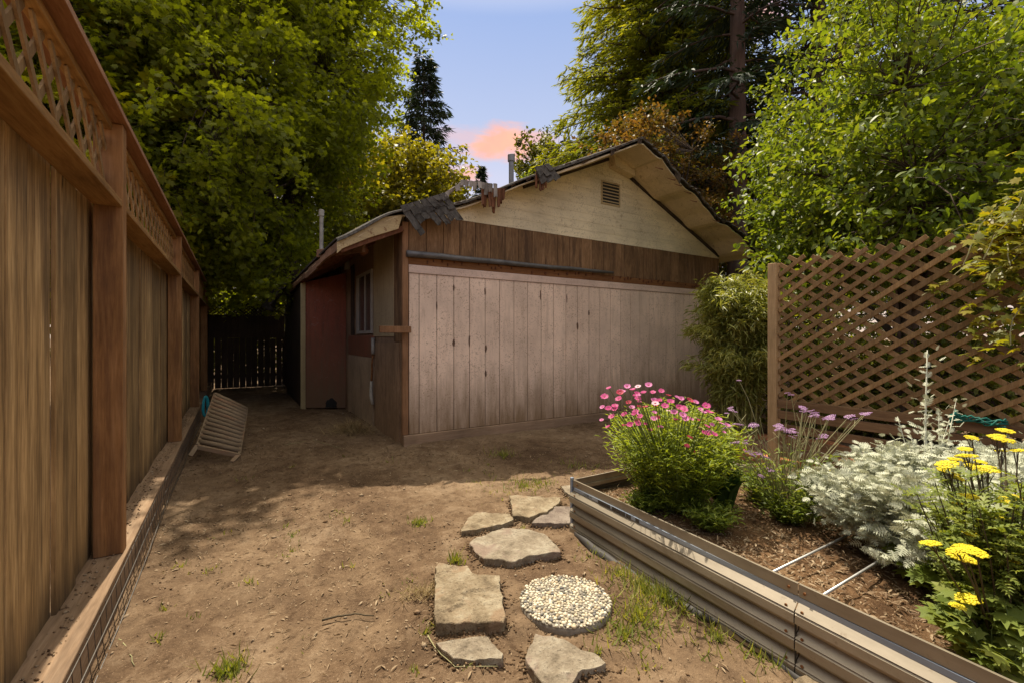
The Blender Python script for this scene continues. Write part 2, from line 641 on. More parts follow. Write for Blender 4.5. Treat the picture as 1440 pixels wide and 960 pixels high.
for (px, py, rx, ry, amt) in [(705, 203, 66, 23, .95), (752, 196, 40, 12, .6), (648, 246, 40, 13, .8), (650, 190, 60, 14, .35), (1066, 22, 34, 26, .7), (1366, 275, 60, 34, .9), (1432, 312, 40, 30, .9),
                              (240, 250, 160, 60, .6), (1700, 200, 200, 60, .8)]:
    c = ray(px, py)
    L0 = np.linalg.norm(c)
    c = c / L0
    df = t.n('VectorMath', {0: wv, 1: tuple(c)}, operation='SUBTRACT').outputs[0]
    hx = rx / F / L0
    hz = ry / F / L0
    ds = t.n('VectorMath', {0: df, 1: (1 / hx, 1 / hx, 1 / hz)}, operation='MULTIPLY').outputs[0]
    ln = t.n('VectorMath', {0: ds}, operation='LENGTH').outputs['Value']
    ln = t.math('ADD', ln, t.math('MULTIPLY', t.math('SUBTRACT', cnz, .5), 1.7))
    mk = t.n('MapRange', {'Value': ln, 'From Min': 1.25, 'From Max': .35, 'To Min': 0., 'To Max': amt}, interpolation_type='SMOOTHSTEP').outputs[0]
    total = mk if total is None else t.math('MAXIMUM', total, mk)
cl = t.mix(t.noise(gen, 22, 5), (.82, .36, .30), (.98, .50, .30))
cl = t.mix(1, cl, (SK * .62,) * 3, 'MULTIPLY')
colr = t.mix(total, base, cl)
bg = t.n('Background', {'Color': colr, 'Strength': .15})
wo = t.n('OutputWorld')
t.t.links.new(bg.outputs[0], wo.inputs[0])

sun = bpy.data.lights.new('sun', 'SUN')
sun.energy = 3.3
sun.angle = math.radians(.53)
sun.color = (1, .89, .72)
so = bpy.data.objects.new('sun', sun)
COL.objects.link(so)
sd = Vector((.03, math.cos(EL), math.sin(EL))).normalized()
so.rotation_euler = sd.to_track_quat('Z', 'Y').to_euler()
so.location = (0, 10, 30)

scene.view_settings.view_transform = 'Standard'
scene.view_settings.look = 'None'
scene.view_settings.exposure = 1.1
scene.view_settings.gamma = 1.0
scene.render.engine = 'CYCLES'
cy = scene.cycles
cy.use_denoising = True
cy.max_bounces = 7
cy.diffuse_bounces = 4
cy.transmission_bounces = 4
cy.sample_clamp_indirect = 4
cy.use_adaptive_sampling = True

# ------------------------------------------------------------------ palettes
M = {}
M['post'] = wood('red cedar', (.13, .058, .022), (.31, .155, .058), (.46, .255, .11), 2, 18, 14, var=.25, stain=(.10, .05, .03), stain_amt=.6, knots=.8)
M['rail'] = wood('red cedar rail', (0.176, 0.087, 0.028), (0.341, 0.186, 0.064), (0.462, 0.293, 0.110), 1, 24, 14, var=.2)
M['cap'] = wood('cap cedar', (.18, .08, .035), (.30, .14, .065), (.42, .23, .12), 1, 26, 16)
M['board'] = wood('fence board', (0.093, 0.054, 0.023), (0.338, 0.214, 0.091), (0.612, 0.422, 0.200), 2, 17, 15, var=.8, stain=(.06, .04, .024), stain_amt=.8, dirt=(.18, .42, (.07, .045, .025)), knots=.9, bump=.6)
M['lath'] = wood('fence lath', (0.165, 0.094, 0.039), (0.297, 0.182, 0.077), (0.396, 0.264, 0.121), 2, 30, 10)
M['kick'] = wood('kick board', (.13, .08, .045), (.25, .165, .10), (.36, .26, .17), 1, 16, 12, stain=(.09, .06, .04), stain_amt=.8)
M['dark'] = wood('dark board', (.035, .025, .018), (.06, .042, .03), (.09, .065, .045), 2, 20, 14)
M['lattice'] = wood('lattice lath', (0.130, 0.076, 0.031), (0.260, 0.154, 0.065), (0.380, 0.249, 0.118), 2, 30, 6, stain=(.25, .17, .11), stain_amt=.3, var=.5)
M['lpost'] = wood('lattice post', (0.242, 0.149, 0.068), (0.418, 0.275, 0.137), (0.550, 0.385, 0.210), 2, 24, 16, knots=.8)
M['slat'] = wood('low slat', (0.092, 0.052, 0.028), (0.196, 0.115, 0.057), (0.299, 0.184, 0.099), 1, 24, 14)
M['pink'] = painted('pink siding paint', (.82, .625, .48), (.34, .22, .145), .42, .8, dirt=(.06, .95, (.24, .155, .085), .95))
M['pinktrim'] = painted('pink trim paint', (.72, .54, .43), (.24, .15, .11), .35, .5, axis=0)
M['skirt'] = wood('skirting', (.22, .14, .085), (.33, .22, .14), (.42, .30, .2), 0, 22, 14)
M['brown'] = wood('brown band', (.085, .045, .022), (.21, .118, .056), (.36, .22, .115), 2, 22, 9, stain=(.05, .028, .018), stain_amt=.7, var=.35)
M['corner'] = wood('corner trim', (.16, .075, .035), (.28, .145, .07), (.38, .21, .11), 2, 22, 14)
M['cream'] = painted('cream gable paint', (.78, .67, .44), (.20, .135, .07), .30, .6, axis=0, peel=((.30, .2, .1), .35))
M['soffit'] = painted('cream soffit paint', (.70, .57, .35), (.22, .14, .07), .3, .5, axis=0, peel=((.24, .15, .07), .5))
M['fascia'] = painted('fascia paint', (.52, .40, .21), (.19, .11, .05), .5, .7, axis=0, peel=((.19, .10, .05), .8))
M['rotten'] = wood('rotten wood', (0.072, 0.027, 0.014), (0.144, 0.058, 0.028), (0.230, 0.109, 0.056), 2, 24, 5, bump=.8)
M['eave'] = wood('eave board', (.11, .055, .03), (.22, .12, .07), (.34, .21, .13), 1, 20, 12, stain=(.35, .27, .18), stain_amt=.4)
M['shingle'] = plain('asphalt shingle', (.062, .055, .047), .95, var=.6, scale=25, bump=.6)
M['edge'] = plain('rotten shingle edge', (.085, .058, .04), .95, var=.6, scale=25, bump=.6)
M['tarp'] = plain('weathered felt', (.26, .23, .20), .9, var=.4, scale=7, bump=.5)
M['drip'] = plain('grey flashing', (.14, .135, .13), .5, .5, var=.3)
M['rust'] = wood('rusty strip', (.11, .045, .018), (.22, .095, .035), (.3, .15, .06), 0, 20, 12)
M['red'] = painted('dull red paint', (.25, .075, .042), (.10, .05, .03), .7, .8, dirt=(.1, 1.9, (.15, .095, .055), .95), peel=((.30, .24, .2), .25))
M['beige'] = painted('dirty beige paint', (0.388, 0.300, 0.168), (0.186, 0.105, 0.056), .5, .6)
M['ply'] = wood('old plywood', (0.155, 0.098, 0.059), (0.279, 0.180, 0.109), (0.388, 0.262, 0.161), 2, 18, 6, stain=(.08, .05, .035), stain_amt=.5)
M['ply2'] = wood('grey plywood', (0.232, 0.165, 0.112), (0.349, 0.255, 0.168), (0.449, 0.338, 0.231), 2, 18, 6)
M['yellow'] = painted('pale yellow trim', (.42, .34, .18), (.18, .12, .06), .4, .5)
M['white'] = plain('white paint', (.33, .30, .25), .55, var=.12)
M['whitedirty'] = plain('dirty white', (.28, .26, .22), .6, var=.3)
M['pipe'] = plain('pipe', (.20, .20, .20), .5, .3)
M['rubber'] = plain('black plastic', (.02, .02, .02), .45)
M['wire'] = plain('wire', (.12, .11, .10), .45, .8)
M['rod'] = plain('galvanised rod', (.48, .48, .47), .4, .7)
M['teal'] = plain('teal hose', (.03, .30, .36), .45, var=.15)
M['tealdark'] = plain('teal twine', (.01, .13, .10), .6)
M['terracotta'] = plain('terracotta', (.42, .17, .07), .85, var=.35, scale=14)
M['tubeslat'] = wood('pale tube slat', (0.174, 0.122, 0.073), (0.248, 0.183, 0.114), (0.310, 0.238, 0.156), 0, 20, 10, var=.3, stain=(.30, .13, .07), stain_amt=.55)
M['bark'] = wood('bark', (.045, .03, .02), (.09, .065, .045), (.14, .105, .075), 2, 9, 5, bump=1.)
M['redbark'] = wood('redwood bark', (.05, .032, .024), (.10, .065, .05), (.15, .105, .08), 2, 6, 9, bump=1.)
M['stem'] = plain('green stem', (.12, .16, .05), .6)
M['drystem'] = plain('pale stem', (.28, .26, .13), .7)
M['cane'] = plain('bamboo cane', (.26, .25, .08), .5)
M['darkstem'] = plain('brown stem', (.07, .05, .025), .7)
M['silverstem'] = plain('silver stem', (.46, .46, .36), .8)


def glassmat():
    m, t = newmat('dusty window glass')
    n1 = t.noise(t.n('TexCoord').outputs['Object'], 3, 4)
    c = t.ramp(n1, [(.3, (.035, .03, .028)), (.7, (.08, .07, .06))])
    t.out(t.bsdf(c, .18, spec=.5))
    return m


M['glass'] = glassmat()


def dirtmat(name, dark, mid, light, sc=1.0, patch=False):
    m, t = newmat(name)
    geo = t.n('NewGeometry')
    p = geo.outputs['Position']
    n1 = t.noise(p, .8 * sc, 6, .62)
    n2 = t.noise(p, 6 * sc, 6, .7)
    n3 = t.noise(p, 60 * sc, 4, .7)
    f = t.math('ADD', t.math('ADD', t.math('MULTIPLY', n1, .45), t.math('MULTIPLY', n2, .38)), t.math('MULTIPLY', n3, .17))
    c = t.ramp(f, [(.40, dark), (.5, mid), (.59, light)])
    if patch:
        mp = t.n('Mapping', {'Vector': p, 'Scale': (1., .45, 1.)}).outputs[0]
        c = t.mix(t.ramp(t.noise(mp, .9, 6, .7, .6), [(.46, 0.), (.62, .75)]), c, t.mix(.5, c, (.33, .235, .145)))
        c = t.mix(t.ramp(t.noise(p, 1.6, 7, .75, .8), [(.52, 0.), (.66, .8)]), c, t.mix(.55, c, (.055, .034, .02)))
        c = t.mix(t.ramp(t.noise(p, 14, 6, .75), [(.54, 0.), (.64, .7)]), c, (.06, .036, .02))
    sp = t.ramp(t.noise(p, 130 * sc, 2), [(.64, 0.), (.70, 1.)])
    c = t.mix(t.math('MULTIPLY', sp, .5), c, tuple(min(1, v * 1.7) for v in light))
    dk = t.ramp(t.noise(p, 90 * sc, 3), [(.30, 1.), (.38, 0.)])
    c = t.mix(t.math('MULTIPLY', dk, .6), c, tuple(v * .45 for v in dark))
    b = t.math('ADD', t.math('MULTIPLY', n3, .6), t.math('MULTIPLY', n2, .9))
    t.out(t.bsdf(c, .97, t.bump(b, .8, .018), spec=.1))
    return m


M['dirt'] = dirtmat('bare dirt', (.072, .044, .026), (.135, .087, .051), (.225, .16, .102), patch=True)
M['soil'] = dirtmat('bed soil', (.075, .042, .022), (.155, .09, .046), (.25, .16, .085), 2.2)
M['mulch'] = dirtmat('bark mulch', (.12, .05, .03), (.24, .12, .075), (.34, .2, .13), 2.5)


def stonemat(name, a, b, c, d=None):
    m, t = newmat(name)
    tc = t.n('TexCoord').outputs['Object']
    n1 = t.noise(tc, 5, 8, .68, .4)
    n2 = t.noise(tc, 26, 6, .7)
    f = t.math('ADD', t.math('MULTIPLY', n1, .7), t.math('MULTIPLY', n2, .3))
    col = t.ramp(f, [(.36, a), (.48, b), (.60, c)])
    sp_ = t.ramp(t.noise(tc, 75, 3, .6), [(.58, 0.), (.68, .6)])
    col = t.mix(sp_, col, tuple(v * .5 for v in a))
    if d:
        st = t.ramp(t.noise(tc, 3.2, 6, .6, .8), [(.52, 0.), (.6, 1.)])
        col = t.mix(t.math('MULTIPLY', st, .75), col, d)
    t.out(t.bsdf(col, .9, t.bump(t.math('ADD', n1, t.math('MULTIPLY', n2, .8)), 1.0, .025), spec=.2))
    return m


M['stone'] = stonemat('tan flagstone', (0.117, 0.086, 0.053), (0.250, 0.195, 0.125), (0.359, 0.304, 0.213), (.27, .18, .11))
M['stone2'] = stonemat('grey flagstone', (0.125, 0.098, 0.068), (0.257, 0.211, 0.152), (0.367, 0.320, 0.243), (.25, .18, .14))
M['stone3'] = stonemat('purple flagstone', (0.133, 0.101, 0.084), (0.218, 0.176, 0.144), (0.289, 0.242, 0.201))

# bed metal: tan, dulled corrugated sheet
def sheetmat(name, a, b, metal, rough, spots):
    m, t = newmat(name)
    tc = t.n('TexCoord').outputs['Object']
    mp = t.n('Mapping', {'Vector': tc, 'Scale': (1., .25, 1.)}).outputs[0]
    n1 = t.noise(mp, 7, 6, .65)
    col = t.ramp(n1, [(.3, a), (.7, b)])
    s = t.ramp(t.noise(tc, 28, 5, .7), [(.60, 0.), (.72, 1.)])
    col = t.mix(t.math('MULTIPLY', s, .5), col, spots)
    t.out(t.bsdf(col, rough, t.bump(n1, .1, .004), metal, .4))
    return m


M['sheet'] = sheetmat('tan coated steel', (0.218, 0.183, 0.135), (0.386, 0.332, 0.254), .4, .40, (0.134, 0.083, 0.049))
M['zinc'] = sheetmat('sky tinted zinc', (.22, .28, .40), (.40, .46, .55), .35, .38, (.10, .11, .12))  # sky reflection put into the blue base colour

# foliage
G = lambda r, g, b: (r, g, b)
M['l_maple'] = leafmat('maple leaf', [(0.116, 0.140, 0.012), (0.183, 0.217, 0.017), (0.264, 0.293, 0.022)], .58, .5, (2.1, 2.0, .5))
M['l_maple2'] = leafmat('bright maple leaf', [(0.157, 0.181, 0.012), (0.233, 0.241, 0.013), (0.338, 0.301, 0.019)], .58, .5)
M['l_yellow'] = leafmat('yellow green leaf', [(0.120, 0.132, 0.012), (0.192, 0.180, 0.018), (0.252, 0.216, 0.025)], .42, .5)
M['l_apple'] = leafmat('apple leaf', [(0.086, 0.135, 0.014), (0.133, 0.184, 0.020), (0.210, 0.241, 0.035)], .46, .45, spec=.35)
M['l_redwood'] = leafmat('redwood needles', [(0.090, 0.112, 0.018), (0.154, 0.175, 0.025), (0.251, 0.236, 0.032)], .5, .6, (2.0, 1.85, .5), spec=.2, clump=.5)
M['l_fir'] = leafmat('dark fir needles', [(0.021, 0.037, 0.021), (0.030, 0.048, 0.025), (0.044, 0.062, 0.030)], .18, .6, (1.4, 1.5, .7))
M['l_orange'] = leafmat('bronze leaf', [(.10, .10, .022), (.15, .095, .022), (.20, .105, .028)], .4, .5, (1.6, 1.4, .6))
M['l_shrub'] = leafmat('shrub leaf', [(0.091, 0.121, 0.016), (0.160, 0.185, 0.023), (0.251, 0.250, 0.037)], .35, .5)
M['l_dark'] = leafmat('thicket leaf', [(0.055, 0.062, 0.008), (0.082, 0.088, 0.011), (0.127, 0.118, 0.013)], .4, .55)
M['l_thicket'] = leafmat('sunlit thicket leaf', [(.07, .085, .014), (.11, .125, .02), (.16, .165, .028)], .58, .55)  # brighter copy of the thicket leaf, sunlight put into its colour
M['l_bamboo'] = leafmat('bamboo leaf', [(0.163, 0.188, 0.034), (0.275, 0.287, 0.065), (0.455, 0.431, 0.129)], .35, .4, (1.5, 1.45, .6), spec=.5)
M['l_daisy'] = leafmat('daisy leaf', [(0.152, 0.215, 0.024), (0.234, 0.298, 0.035), (0.341, 0.380, 0.050)], .35, .5, clump=5)
M['l_broad'] = leafmat('broad leaf', [(.035, .075, .014), (.05, .10, .018)], .35, .35, spec=.5)
M['l_silver'] = leafmat('silver leaf', [(0.407, 0.435, 0.335), (0.512, 0.531, 0.407), (0.618, 0.627, 0.485)], .2, .85, (1.1, 1.05, .9), spec=.1, clump=5)
M['l_yarrow'] = leafmat('yarrow leaf', [(0.112, 0.155, 0.032), (0.186, 0.232, 0.047), (0.299, 0.327, 0.074)], .35, .5, clump=6)
M['l_weed'] = leafmat('weed leaf', [(0.097, 0.138, 0.019), (0.150, 0.207, 0.026), (0.240, 0.261, 0.043)], .35, .5, clump=5)
M['l_vine'] = leafmat('vine leaf', [(0.115, 0.147, 0.016), (0.196, 0.200, 0.018), (0.345, 0.273, 0.024)], .42, .45, spec=.45, clump=4)
M['l_grass'] = leafmat('grass', [(0.115, 0.149, 0.027), (0.184, 0.218, 0.041), (0.345, 0.310, 0.099)], .35, .5, clump=4)
M['l_straw'] = leafmat('straw', [(.22, .15, .07), (.34, .25, .12), (.45, .35, .18)], .2, .7, (1, 1, .9))
M['l_litter'] = leafmat('dry litter', [(.13, .08, .045), (.23, .155, .09), (.33, .24, .145), (.46, .37, .25)], .15, .8, (1, 1, .9))
M['p1'] = leafmat('deep pink petal', [(.48, .04, .19), (.56, .07, .26)], .25, .6, (1.3, 1.1, 1.2), clump=8)
M['p2'] = leafmat('pink petal', [(.55, .12, .34), (.63, .20, .43)], .25, .6, (1.2, 1.1, 1.1), clump=8)
M['p3'] = leafmat('pale pink petal', [(.66, .36, .46), (.74, .52, .58)], .25, .6, (1.1, 1.1, 1.1), clump=8)
M['p4'] = leafmat('crimson petal', [(.36, .02, .05), (.46, .035, .08)], .25, .6, (1.3, 1.1, 1.1), clump=8)
M['pc'] = plain('flower centre', (.38, .10, .12), .8)
M['lilac'] = leafmat('lilac floret', [(.33, .17, .36), (.46, .27, .47), (.56, .38, .54)], .25, .6, (1.2, 1.1, 1.2), clump=9)
M['yellowfl'] = leafmat('yellow floret', [(.62, .50, .010), (.74, .63, .02)], .15, .6, (1.1, 1.1, .6), clump=9)

# ------------------------------------------------------------------ ground
def axis_coords(a, b, step, far):
    c = list(np.arange(a, b + 1e-6, step))
    s = step
    x = c[-1]
    while x < far:
        s *= 1.22
        x += s
        c.append(x)
    s = step
    x = c[0]
    pre = []
    while x > -far:
        s *= 1.22
        x -= s
        pre.append(x)
    return np.array(pre[::-1] + c)


xs = axis_coords(-1.2, 6.6, .03, 600)
ys = axis_coords(-.2, 9.5, .035, 600)
X, Y = np.meshgrid(xs, ys)
Z = gz(X, Y)
ny, nx = X.shape
ii = np.arange((ny - 1) * (nx - 1))
a0 = (ii // (nx - 1)) * nx + ii % (nx - 1)
ground = fast('ground', np.stack([X, Y, Z], -1).reshape(-1, 3), [np.stack([a0, a0 + 1, a0 + nx + 1, a0 + nx], 1)], M['dirt'], None, True)
tag(ground, kind='structure')

# ------------------------------------------------------------------ left fence
FX, FB = -.53, -.66     # post face, board face
KH = .20
POSTS = [.15, 3.28, 6.5, 9.6, 12.4]
fence = thing('wooden_fence', 'tall cedar board fence with lattice top and thick posts along the dirt path', 'fence', (FB, 6, 0))
for i, y in enumerate(POSTS):
    mb = MB()
    mb.box(FB + .003, FX, y, y + .095, KH + .002, 2.585)
    mb.build('post', M['post'], fence, bevel=.004)
ends = [-1.5] + POSTS + [14.9]
for i in range(len(ends) - 1):
    y0 = ends[i] + (.095 if i else 0)
    y1 = ends[i + 1]
    mb = MB()
    y = y0 - .03
    while y < y1 + .02:
        wd = R.choice((.14, .19, .24, .29, .10))
        g = R.choice((.002, .003, .004, .006))
        dx = R.uniform(-.014, .004)
        mb.box(FB - .022 + dx, FB + dx - .004, y, y + wd - g, .17, 2.15 + R.uniform(-.01, .01))
        y += wd
    pan = mb.build('board_panel', M['board'], fence, bevel=.002)
    mb = MB()
    mb.box(FB + .0, FX - .003, y0 + .002, y1 - .002, 2.125, 2.163)
    mb.box(FB + .025, FX - .045, y0 + .002, y1 - .002, 2.545, 2.582)
    mb.build('rail', M['rail'], fence, bevel=.004)
    # lattice laths, two layers, clipped to the bay
    mb = MB()
    za, zb = 2.165, 2.545
    for layer, sg in ((0, 1), (1, -1)):
        xx = FB + .045 + layer * .011
        p = y0 - .5
        while p < y1 + .5:
            ya, yb = (p, p + (zb - za) * .9) if sg > 0 else (p + (zb - za) * .9, p)
            lo, hi = 0., 1.
            for yl, s in ((y0 + .01, 1), (y1 - .01, -1)):
                fa, fb = s * (ya - yl), s * (yb - yl)
                if fa < 0 and fb < 0:
                    lo, hi = 1., 0.
                    break
                if fa < 0:
                    lo = max(lo, fa / (fa - fb))
                elif fb < 0:
                    hi = min(hi, fa / (fa - fb))
            if hi - lo > .1:
                A = Vector((xx, ya + (yb - ya) * lo, za + (zb - za) * lo))
                B = Vector((xx, ya + (yb - ya) * hi, za + (zb - za) * hi))
                mb.beam(A, B, .009, .034, (0, 1, .2)) if False else mb.beam(A, B, .034, .010, (1, 0, 0))
            p += .19
    mb.build('lattice_panel', M['lath'], fence)
mb = MB()
mb.box(FB - .035, FX + .02, -1.5, 14.9, 2.588, 2.622)
mb.build('top_cap', M['cap'], fence, bevel=.004)
mb = MB()
for a, b in ((-1.5, 2.0), (2.004, 6.9), (6.904, 11), (11.004, 14.9)):
    mb.box(FB - .03, -.514 + R.uniform(-.004, .004), a, b, -.03, KH)
mb.build('kick_board', M['kick'], fence, bevel=.005)

mesh_panel = thing('wire_mesh_panel', 'rusty welded wire mesh strip stapled along the foot of the cedar fence', 'wire mesh', (-.5, 4, 0))
mb = MB()
for z, rr_ in ((.205, .002), (.115, .0026), (.02, .003)):
    pts = []
    y = -1.0
    while y < 9.2:
        pts.append((-.497 + .006 * math.sin(y * 2.3 + z * 9) + (.02 if z < .05 else .008 if z < .15 else 0), y, z + .006 * math.sin(y * 1.7 + z * 20)))
        y += .2
    mb.tube(pts, rr_, 5)
y = -1.0
while y < 9.1:
    mb.tube([(-.497, y, .215), (-.491, y + R.uniform(-.004, .004), .115), (-.477, y, .0)], .0017, 4)
    y += .1
mb.build('wire_grid', M['wire'], mesh_panel)

# ------------------------------------------------------------------ shed
FY = 5.79
SX0, SX1 = 1.89, 8.66
shed = thing('garden_shed', 'old pink sided shed with sagging torn roof and cream gable', 'shed', (5.2, 8, 0))
cor = lambda x0, x1, y0, y1, z0, z1, name, m, bv=.003: (lambda b: (b.box(x0, x1, y0, y1, z0, z1), b.build(name, m, shed, bevel=bv))[1])(MB())

# front siding boards (one panel, grooves between)
seams_px = [540 + z / 2.769 for z in (97, 137, 206, 272, 333, 394, 450, 506, 559, 612, 660, 708, 753, 798, 840, 882, 921, 960, 996)]
sx = [on_y(p, 480, FY).x for p in seams_px]
stp = (sx[-1] - sx[2]) / (len(sx) - 3)
while sx[-1] < SX1 - .1:
    sx.append(min(SX1 - .02, sx[-1] + stp))
mb = MB()
for a, b in zip(sx[:-1], sx[1:]):
    if b - a > .03:
        dy = R.uniform(-.0015, .0015)
        mb.box(a + .004, b - .004, FY + dy, FY + .02, .13, 2.255)
front = mb.build('front_siding', M['pink'], shed, bevel=.003)
mb = MB()
mb.box(SX0 + .03, SX1 - .02, FY + .012, FY + .06, .0, 3.05)
mb.build('sheathing', M['dark'], shed)
M['rot'] = plain('dark rot', (.13, .075, .05), .9, var=.4)
# dark rot spots beside the seams
mb = MB()
for (px, py, wv_, hh) in [(638, 482, .022, .12), (683, 490, .02, .13), (683, 525, .016, .1), (660, 480, .014, .2), (760, 415, .014, .16), (812, 458, .022, .14), (828, 440, .018, .1), (638, 405, .014, .1), (614, 430, .012, .14), (797, 420, .012, .16), (682, 410, .014, .12)]:
    c = on_y(px, py, FY)
    poly = []
    for k in range(14):
        a = 2 * math.pi * k / 14
        q = R.uniform(.6, 1.1)
        poly.append((c.x + math.cos(a) * wv_ * q, FY - .004, c.z + math.sin(a) * hh * .5 * R.uniform(.7, 1.1)))
    mb = MB()
    mb.prism(poly, (0, .003, 0))
    mb.build('rot_stain', M['rot'], front)
cor(SX0 + .065, SX1 - .03, FY - .016, FY + .004, 2.258, 2.365, 'top_trim', M['pinktrim'])
cor(SX0 - .01, SX1, FY - .045, FY + .01, -.05, .125, 'skirting_board', M['skirt'], .006)
cor(SX0 - .02, SX0 + .06, FY - .012, FY + .03, .13, 2.92, 'corner_trim', M['corner'])
# strip between pink and brown, flashing tube
cor(SX0 + .063, SX1 - .05, FY - .006, FY + .01, 2.368, 2.475, 'rust_strip', M['rust'])
mb = MB()
p0, p1 = on_y(572, 357, FY - .05), on_y(862, 384, FY - .05)
mb.tube([p0.lerp(p1, i / 8) + Vector((0, 0, R.uniform(-.008, .008))) for i in range(9)], [.045, .042, .04, .038, .035, .032, .03, .028, .02], 8)
mb.build('drip_flashing', M['drip'], shed, smooth=True)
# brown band
mb = MB()
b0 = SX0 + .064
for i in range(40):
    a = b0 + i * stp
    b = min(a + stp, SX1 - .02)
    if b - a < .03:
        break
    zt = 3.05 if a > 2.1 else 2.98
    mb.box(a + .004, b - .003, FY - .004 + R.uniform(-.002, .002), FY + .011, 2.478, zt)
mb.build('band_boards', M['brown'], shed, bevel=.003)
mb = MB()
for i in range(46):
    c = (R.uniform(SX0 + .2, SX1 - .4), R.uniform(2.42, 2.49))
    mb = MB()
    mb.box(c[0], c[0] + R.uniform(.008, .02), FY - .03, FY - .007, c[1] - R.uniform(.02, .05), c[1])
    mb.build('splinter', M['rotten'], shed)

# roof profile
RX, RZ = 5.52, 4.60


def roofz(x):
    z = RZ - (.452 if x < RX else .445) * abs(x - RX)
    z += .15 * math.exp(-((x - 1.72) / .5) ** 2) + (.050 * math.sin(x * 5.6) + .016 * math.sin(x * 13) - .06 * math.exp(-((x - 7.0) / .45) ** 2) if x > 6 else 0)
    z += .022 * math.sin(x * 2.1 + 1) - (.05 * math.exp(-((x - 3.0) / .7) ** 2)) + (.05 * math.exp(-((x - 7.6) / .5) ** 2))
    return z


# gable boards
mb = MB()
z = 3.053
while z < RZ - .05:
    z2 = min(z + .142, RZ - .06)

    def xl(zz):
        return max(SX0 + .05, RX - (RZ - .075 - zz) / .452), min(SX1, RX + (RZ - .075 - zz) / .445)
    a, b = xl(z)
    c, d = xl(z2)
    c, d = max(c, a), min(d, b)
    if d - c < .02:
        break
    o = R.uniform(-.001, .001)
    mb.prism([(a, FY - .002 + o, z), (b, FY - .002 + o, z), (d, FY + .001 + o, z2 - .0007), (c, FY + .001 + o, z2 - .0007)], (0, .03, 0))
    z += .142
mb.build('gable_boards', M['cream'], shed)
mb = MB()
mb.prism([(SX0 + .1, FY + .03, 3.03), (SX1, FY + .03, 3.03), (RX, FY + .03, RZ - .1)], (0, .03, 0))
mb.build('gable_backing', M['dark'], shed)
# vent
vx0, vx1, vz0, vz1 = 5.34, 5.79, 3.69, 4.10
mb = MB()
mb.box(vx0, vx1, FY - .012, FY + .01, vz0, vz0 + .035)
mb.box(vx0, vx1, FY - .012, FY + .01, vz1 - .03, vz1)
mb.box(vx0, vx0 + .035, FY - .012, FY + .01, vz0 + .036, vz1 - .031)
mb.box(vx1 - .03, vx1, FY - .012, FY + .01, vz0 + .036, vz1 - .031)
vent = mb.build('vent', M['fascia'], shed, bevel=.003)
mb = MB()
mb.box(vx0 + .036, vx1 - .031, FY - .0075, FY - .006, vz0 + .036, vz1 - .031)
mb.build('vent_backing', M['rubber'], vent)
mb = MB()
for k in range(6):
    zz = vz0 + .055 + k * .055
    mb.add([(vx0 + .036, FY - .016, zz), (vx1 - .031, FY - .016, zz), (vx1 - .031, FY - .008, zz + .022), (vx0 + .036, FY - .008, zz + .022)], [(0, 1, 2, 3)])
mb.build('louvres', M['fascia'], vent, solid=.003)


def lerp_tab(x, tab):
    for (a, va), (b, vb) in zip(tab[:-1], tab[1:]):
        if x <= b:
            return va + (vb - va) * max(0, (x - a)) / (b - a)
    return tab[-1][1]


EDGE = [(1.05, 5.69), (1.9, 5.69), (2.35, 5.62), (2.75, 5.66), (3.2, 5.60), (3.55, 5.45), (3.8, 5.42), (4.0, 5.34), (4.8, 5.14), (5.5, 5.02), (6.5, 5.03), (7.5, 5.10), (8.3, 5.04), (8.95, 5.0)]
BACK = 13.2


def roof_grid(x0, x1, n, dz, inset, jag, rows=26):
    out = []
    xs_ = [x0 + (x1 - x0) * i / (n - 1) for i in range(n)]
    jj = [R.uniform(-jag, jag) for _ in xs_]
    for r in range(rows):
        f = (r / (rows - 1)) ** 2.2
        row = []
        for x, j in zip(xs_, jj):
            y0 = lerp_tab(x, EDGE) + inset + j
            y = y0 + (BACK - y0) * f
            sag = -.035 * math.exp(-r * .9) * (.5 + vn2([x * 2.2], [3.])[0]) - .02 * vn2([x * 1.3], [y * .8])[0]
            row.append((x, y, roofz(x) + dz + sag))
        out.append(row)
    return out


mb = MB()
mb.grid(roof_grid(1.04, 8.95, 150, 0, 0, .02))
roof = mb.build('roof', M['shingle'], shed, solid=-.018)
mb = MB()
mb.grid(roof_grid(1.06, 8.93, 90, -.055, .028, .006))
mb.build('soffit', M['soffit'], roof, solid=.012)
# ragged shingle edge hanging on the rakes
mb = MB()
x = 2.0
while x < 8.9:
    wd = R.uniform(.05, .16)
    y = lerp_tab(x, EDGE)
    z = roofz(x) - .02
    z2 = roofz(x + wd) - .02
    d = R.uniform(.01, .045) if R.random() < .8 else R.uniform(.05, .10 if x < 6 else .16)
    mb.add([(x, y - .004, z + .015), (x + wd, lerp_tab(x + wd, EDGE) - .004, z2 + .015), (x + wd * .9, y + .008, z2 - d), (x + wd * .15, y + .01, z - d * R.uniform(.5, 1.2))], [(0, 1, 2, 3)])
    x += wd * R.uniform(.8, 1.5)
mb.build('ragged_edge', M['edge'], roof, solid=.008)
# rake trim under the soffit on the wall
mb = MB()
for a, b in ((3.75, RX - .02), (RX + .42, SX1 - .05)):
    k = 9
    mb = MB()
    for i in range(k):
        xa, xb = a + (b - a) * i / k, a + (b - a) * (i + 1) / k
        mb.beam((xa, FY - .02, RZ - .449 * abs(xa - RX) - .112), (xb, FY - .02, RZ - .449 * abs(xb - RX) - .112), .03, .05)
    mb.build('rake_trim', M['dark'], shed)
mb = MB()
za, zb = roofz(5.52) - .075, roofz(6.02) - .075
mb.prism([(5.50, FY - .16, za - .01), (6.0, FY - .16, zb - .01), (6.0, FY - .16, zb - .13), (5.53, FY - .16, za - .19)], (0, .155, 0))
mb.build('lookout_block', M['soffit'], shed, bevel=.004)

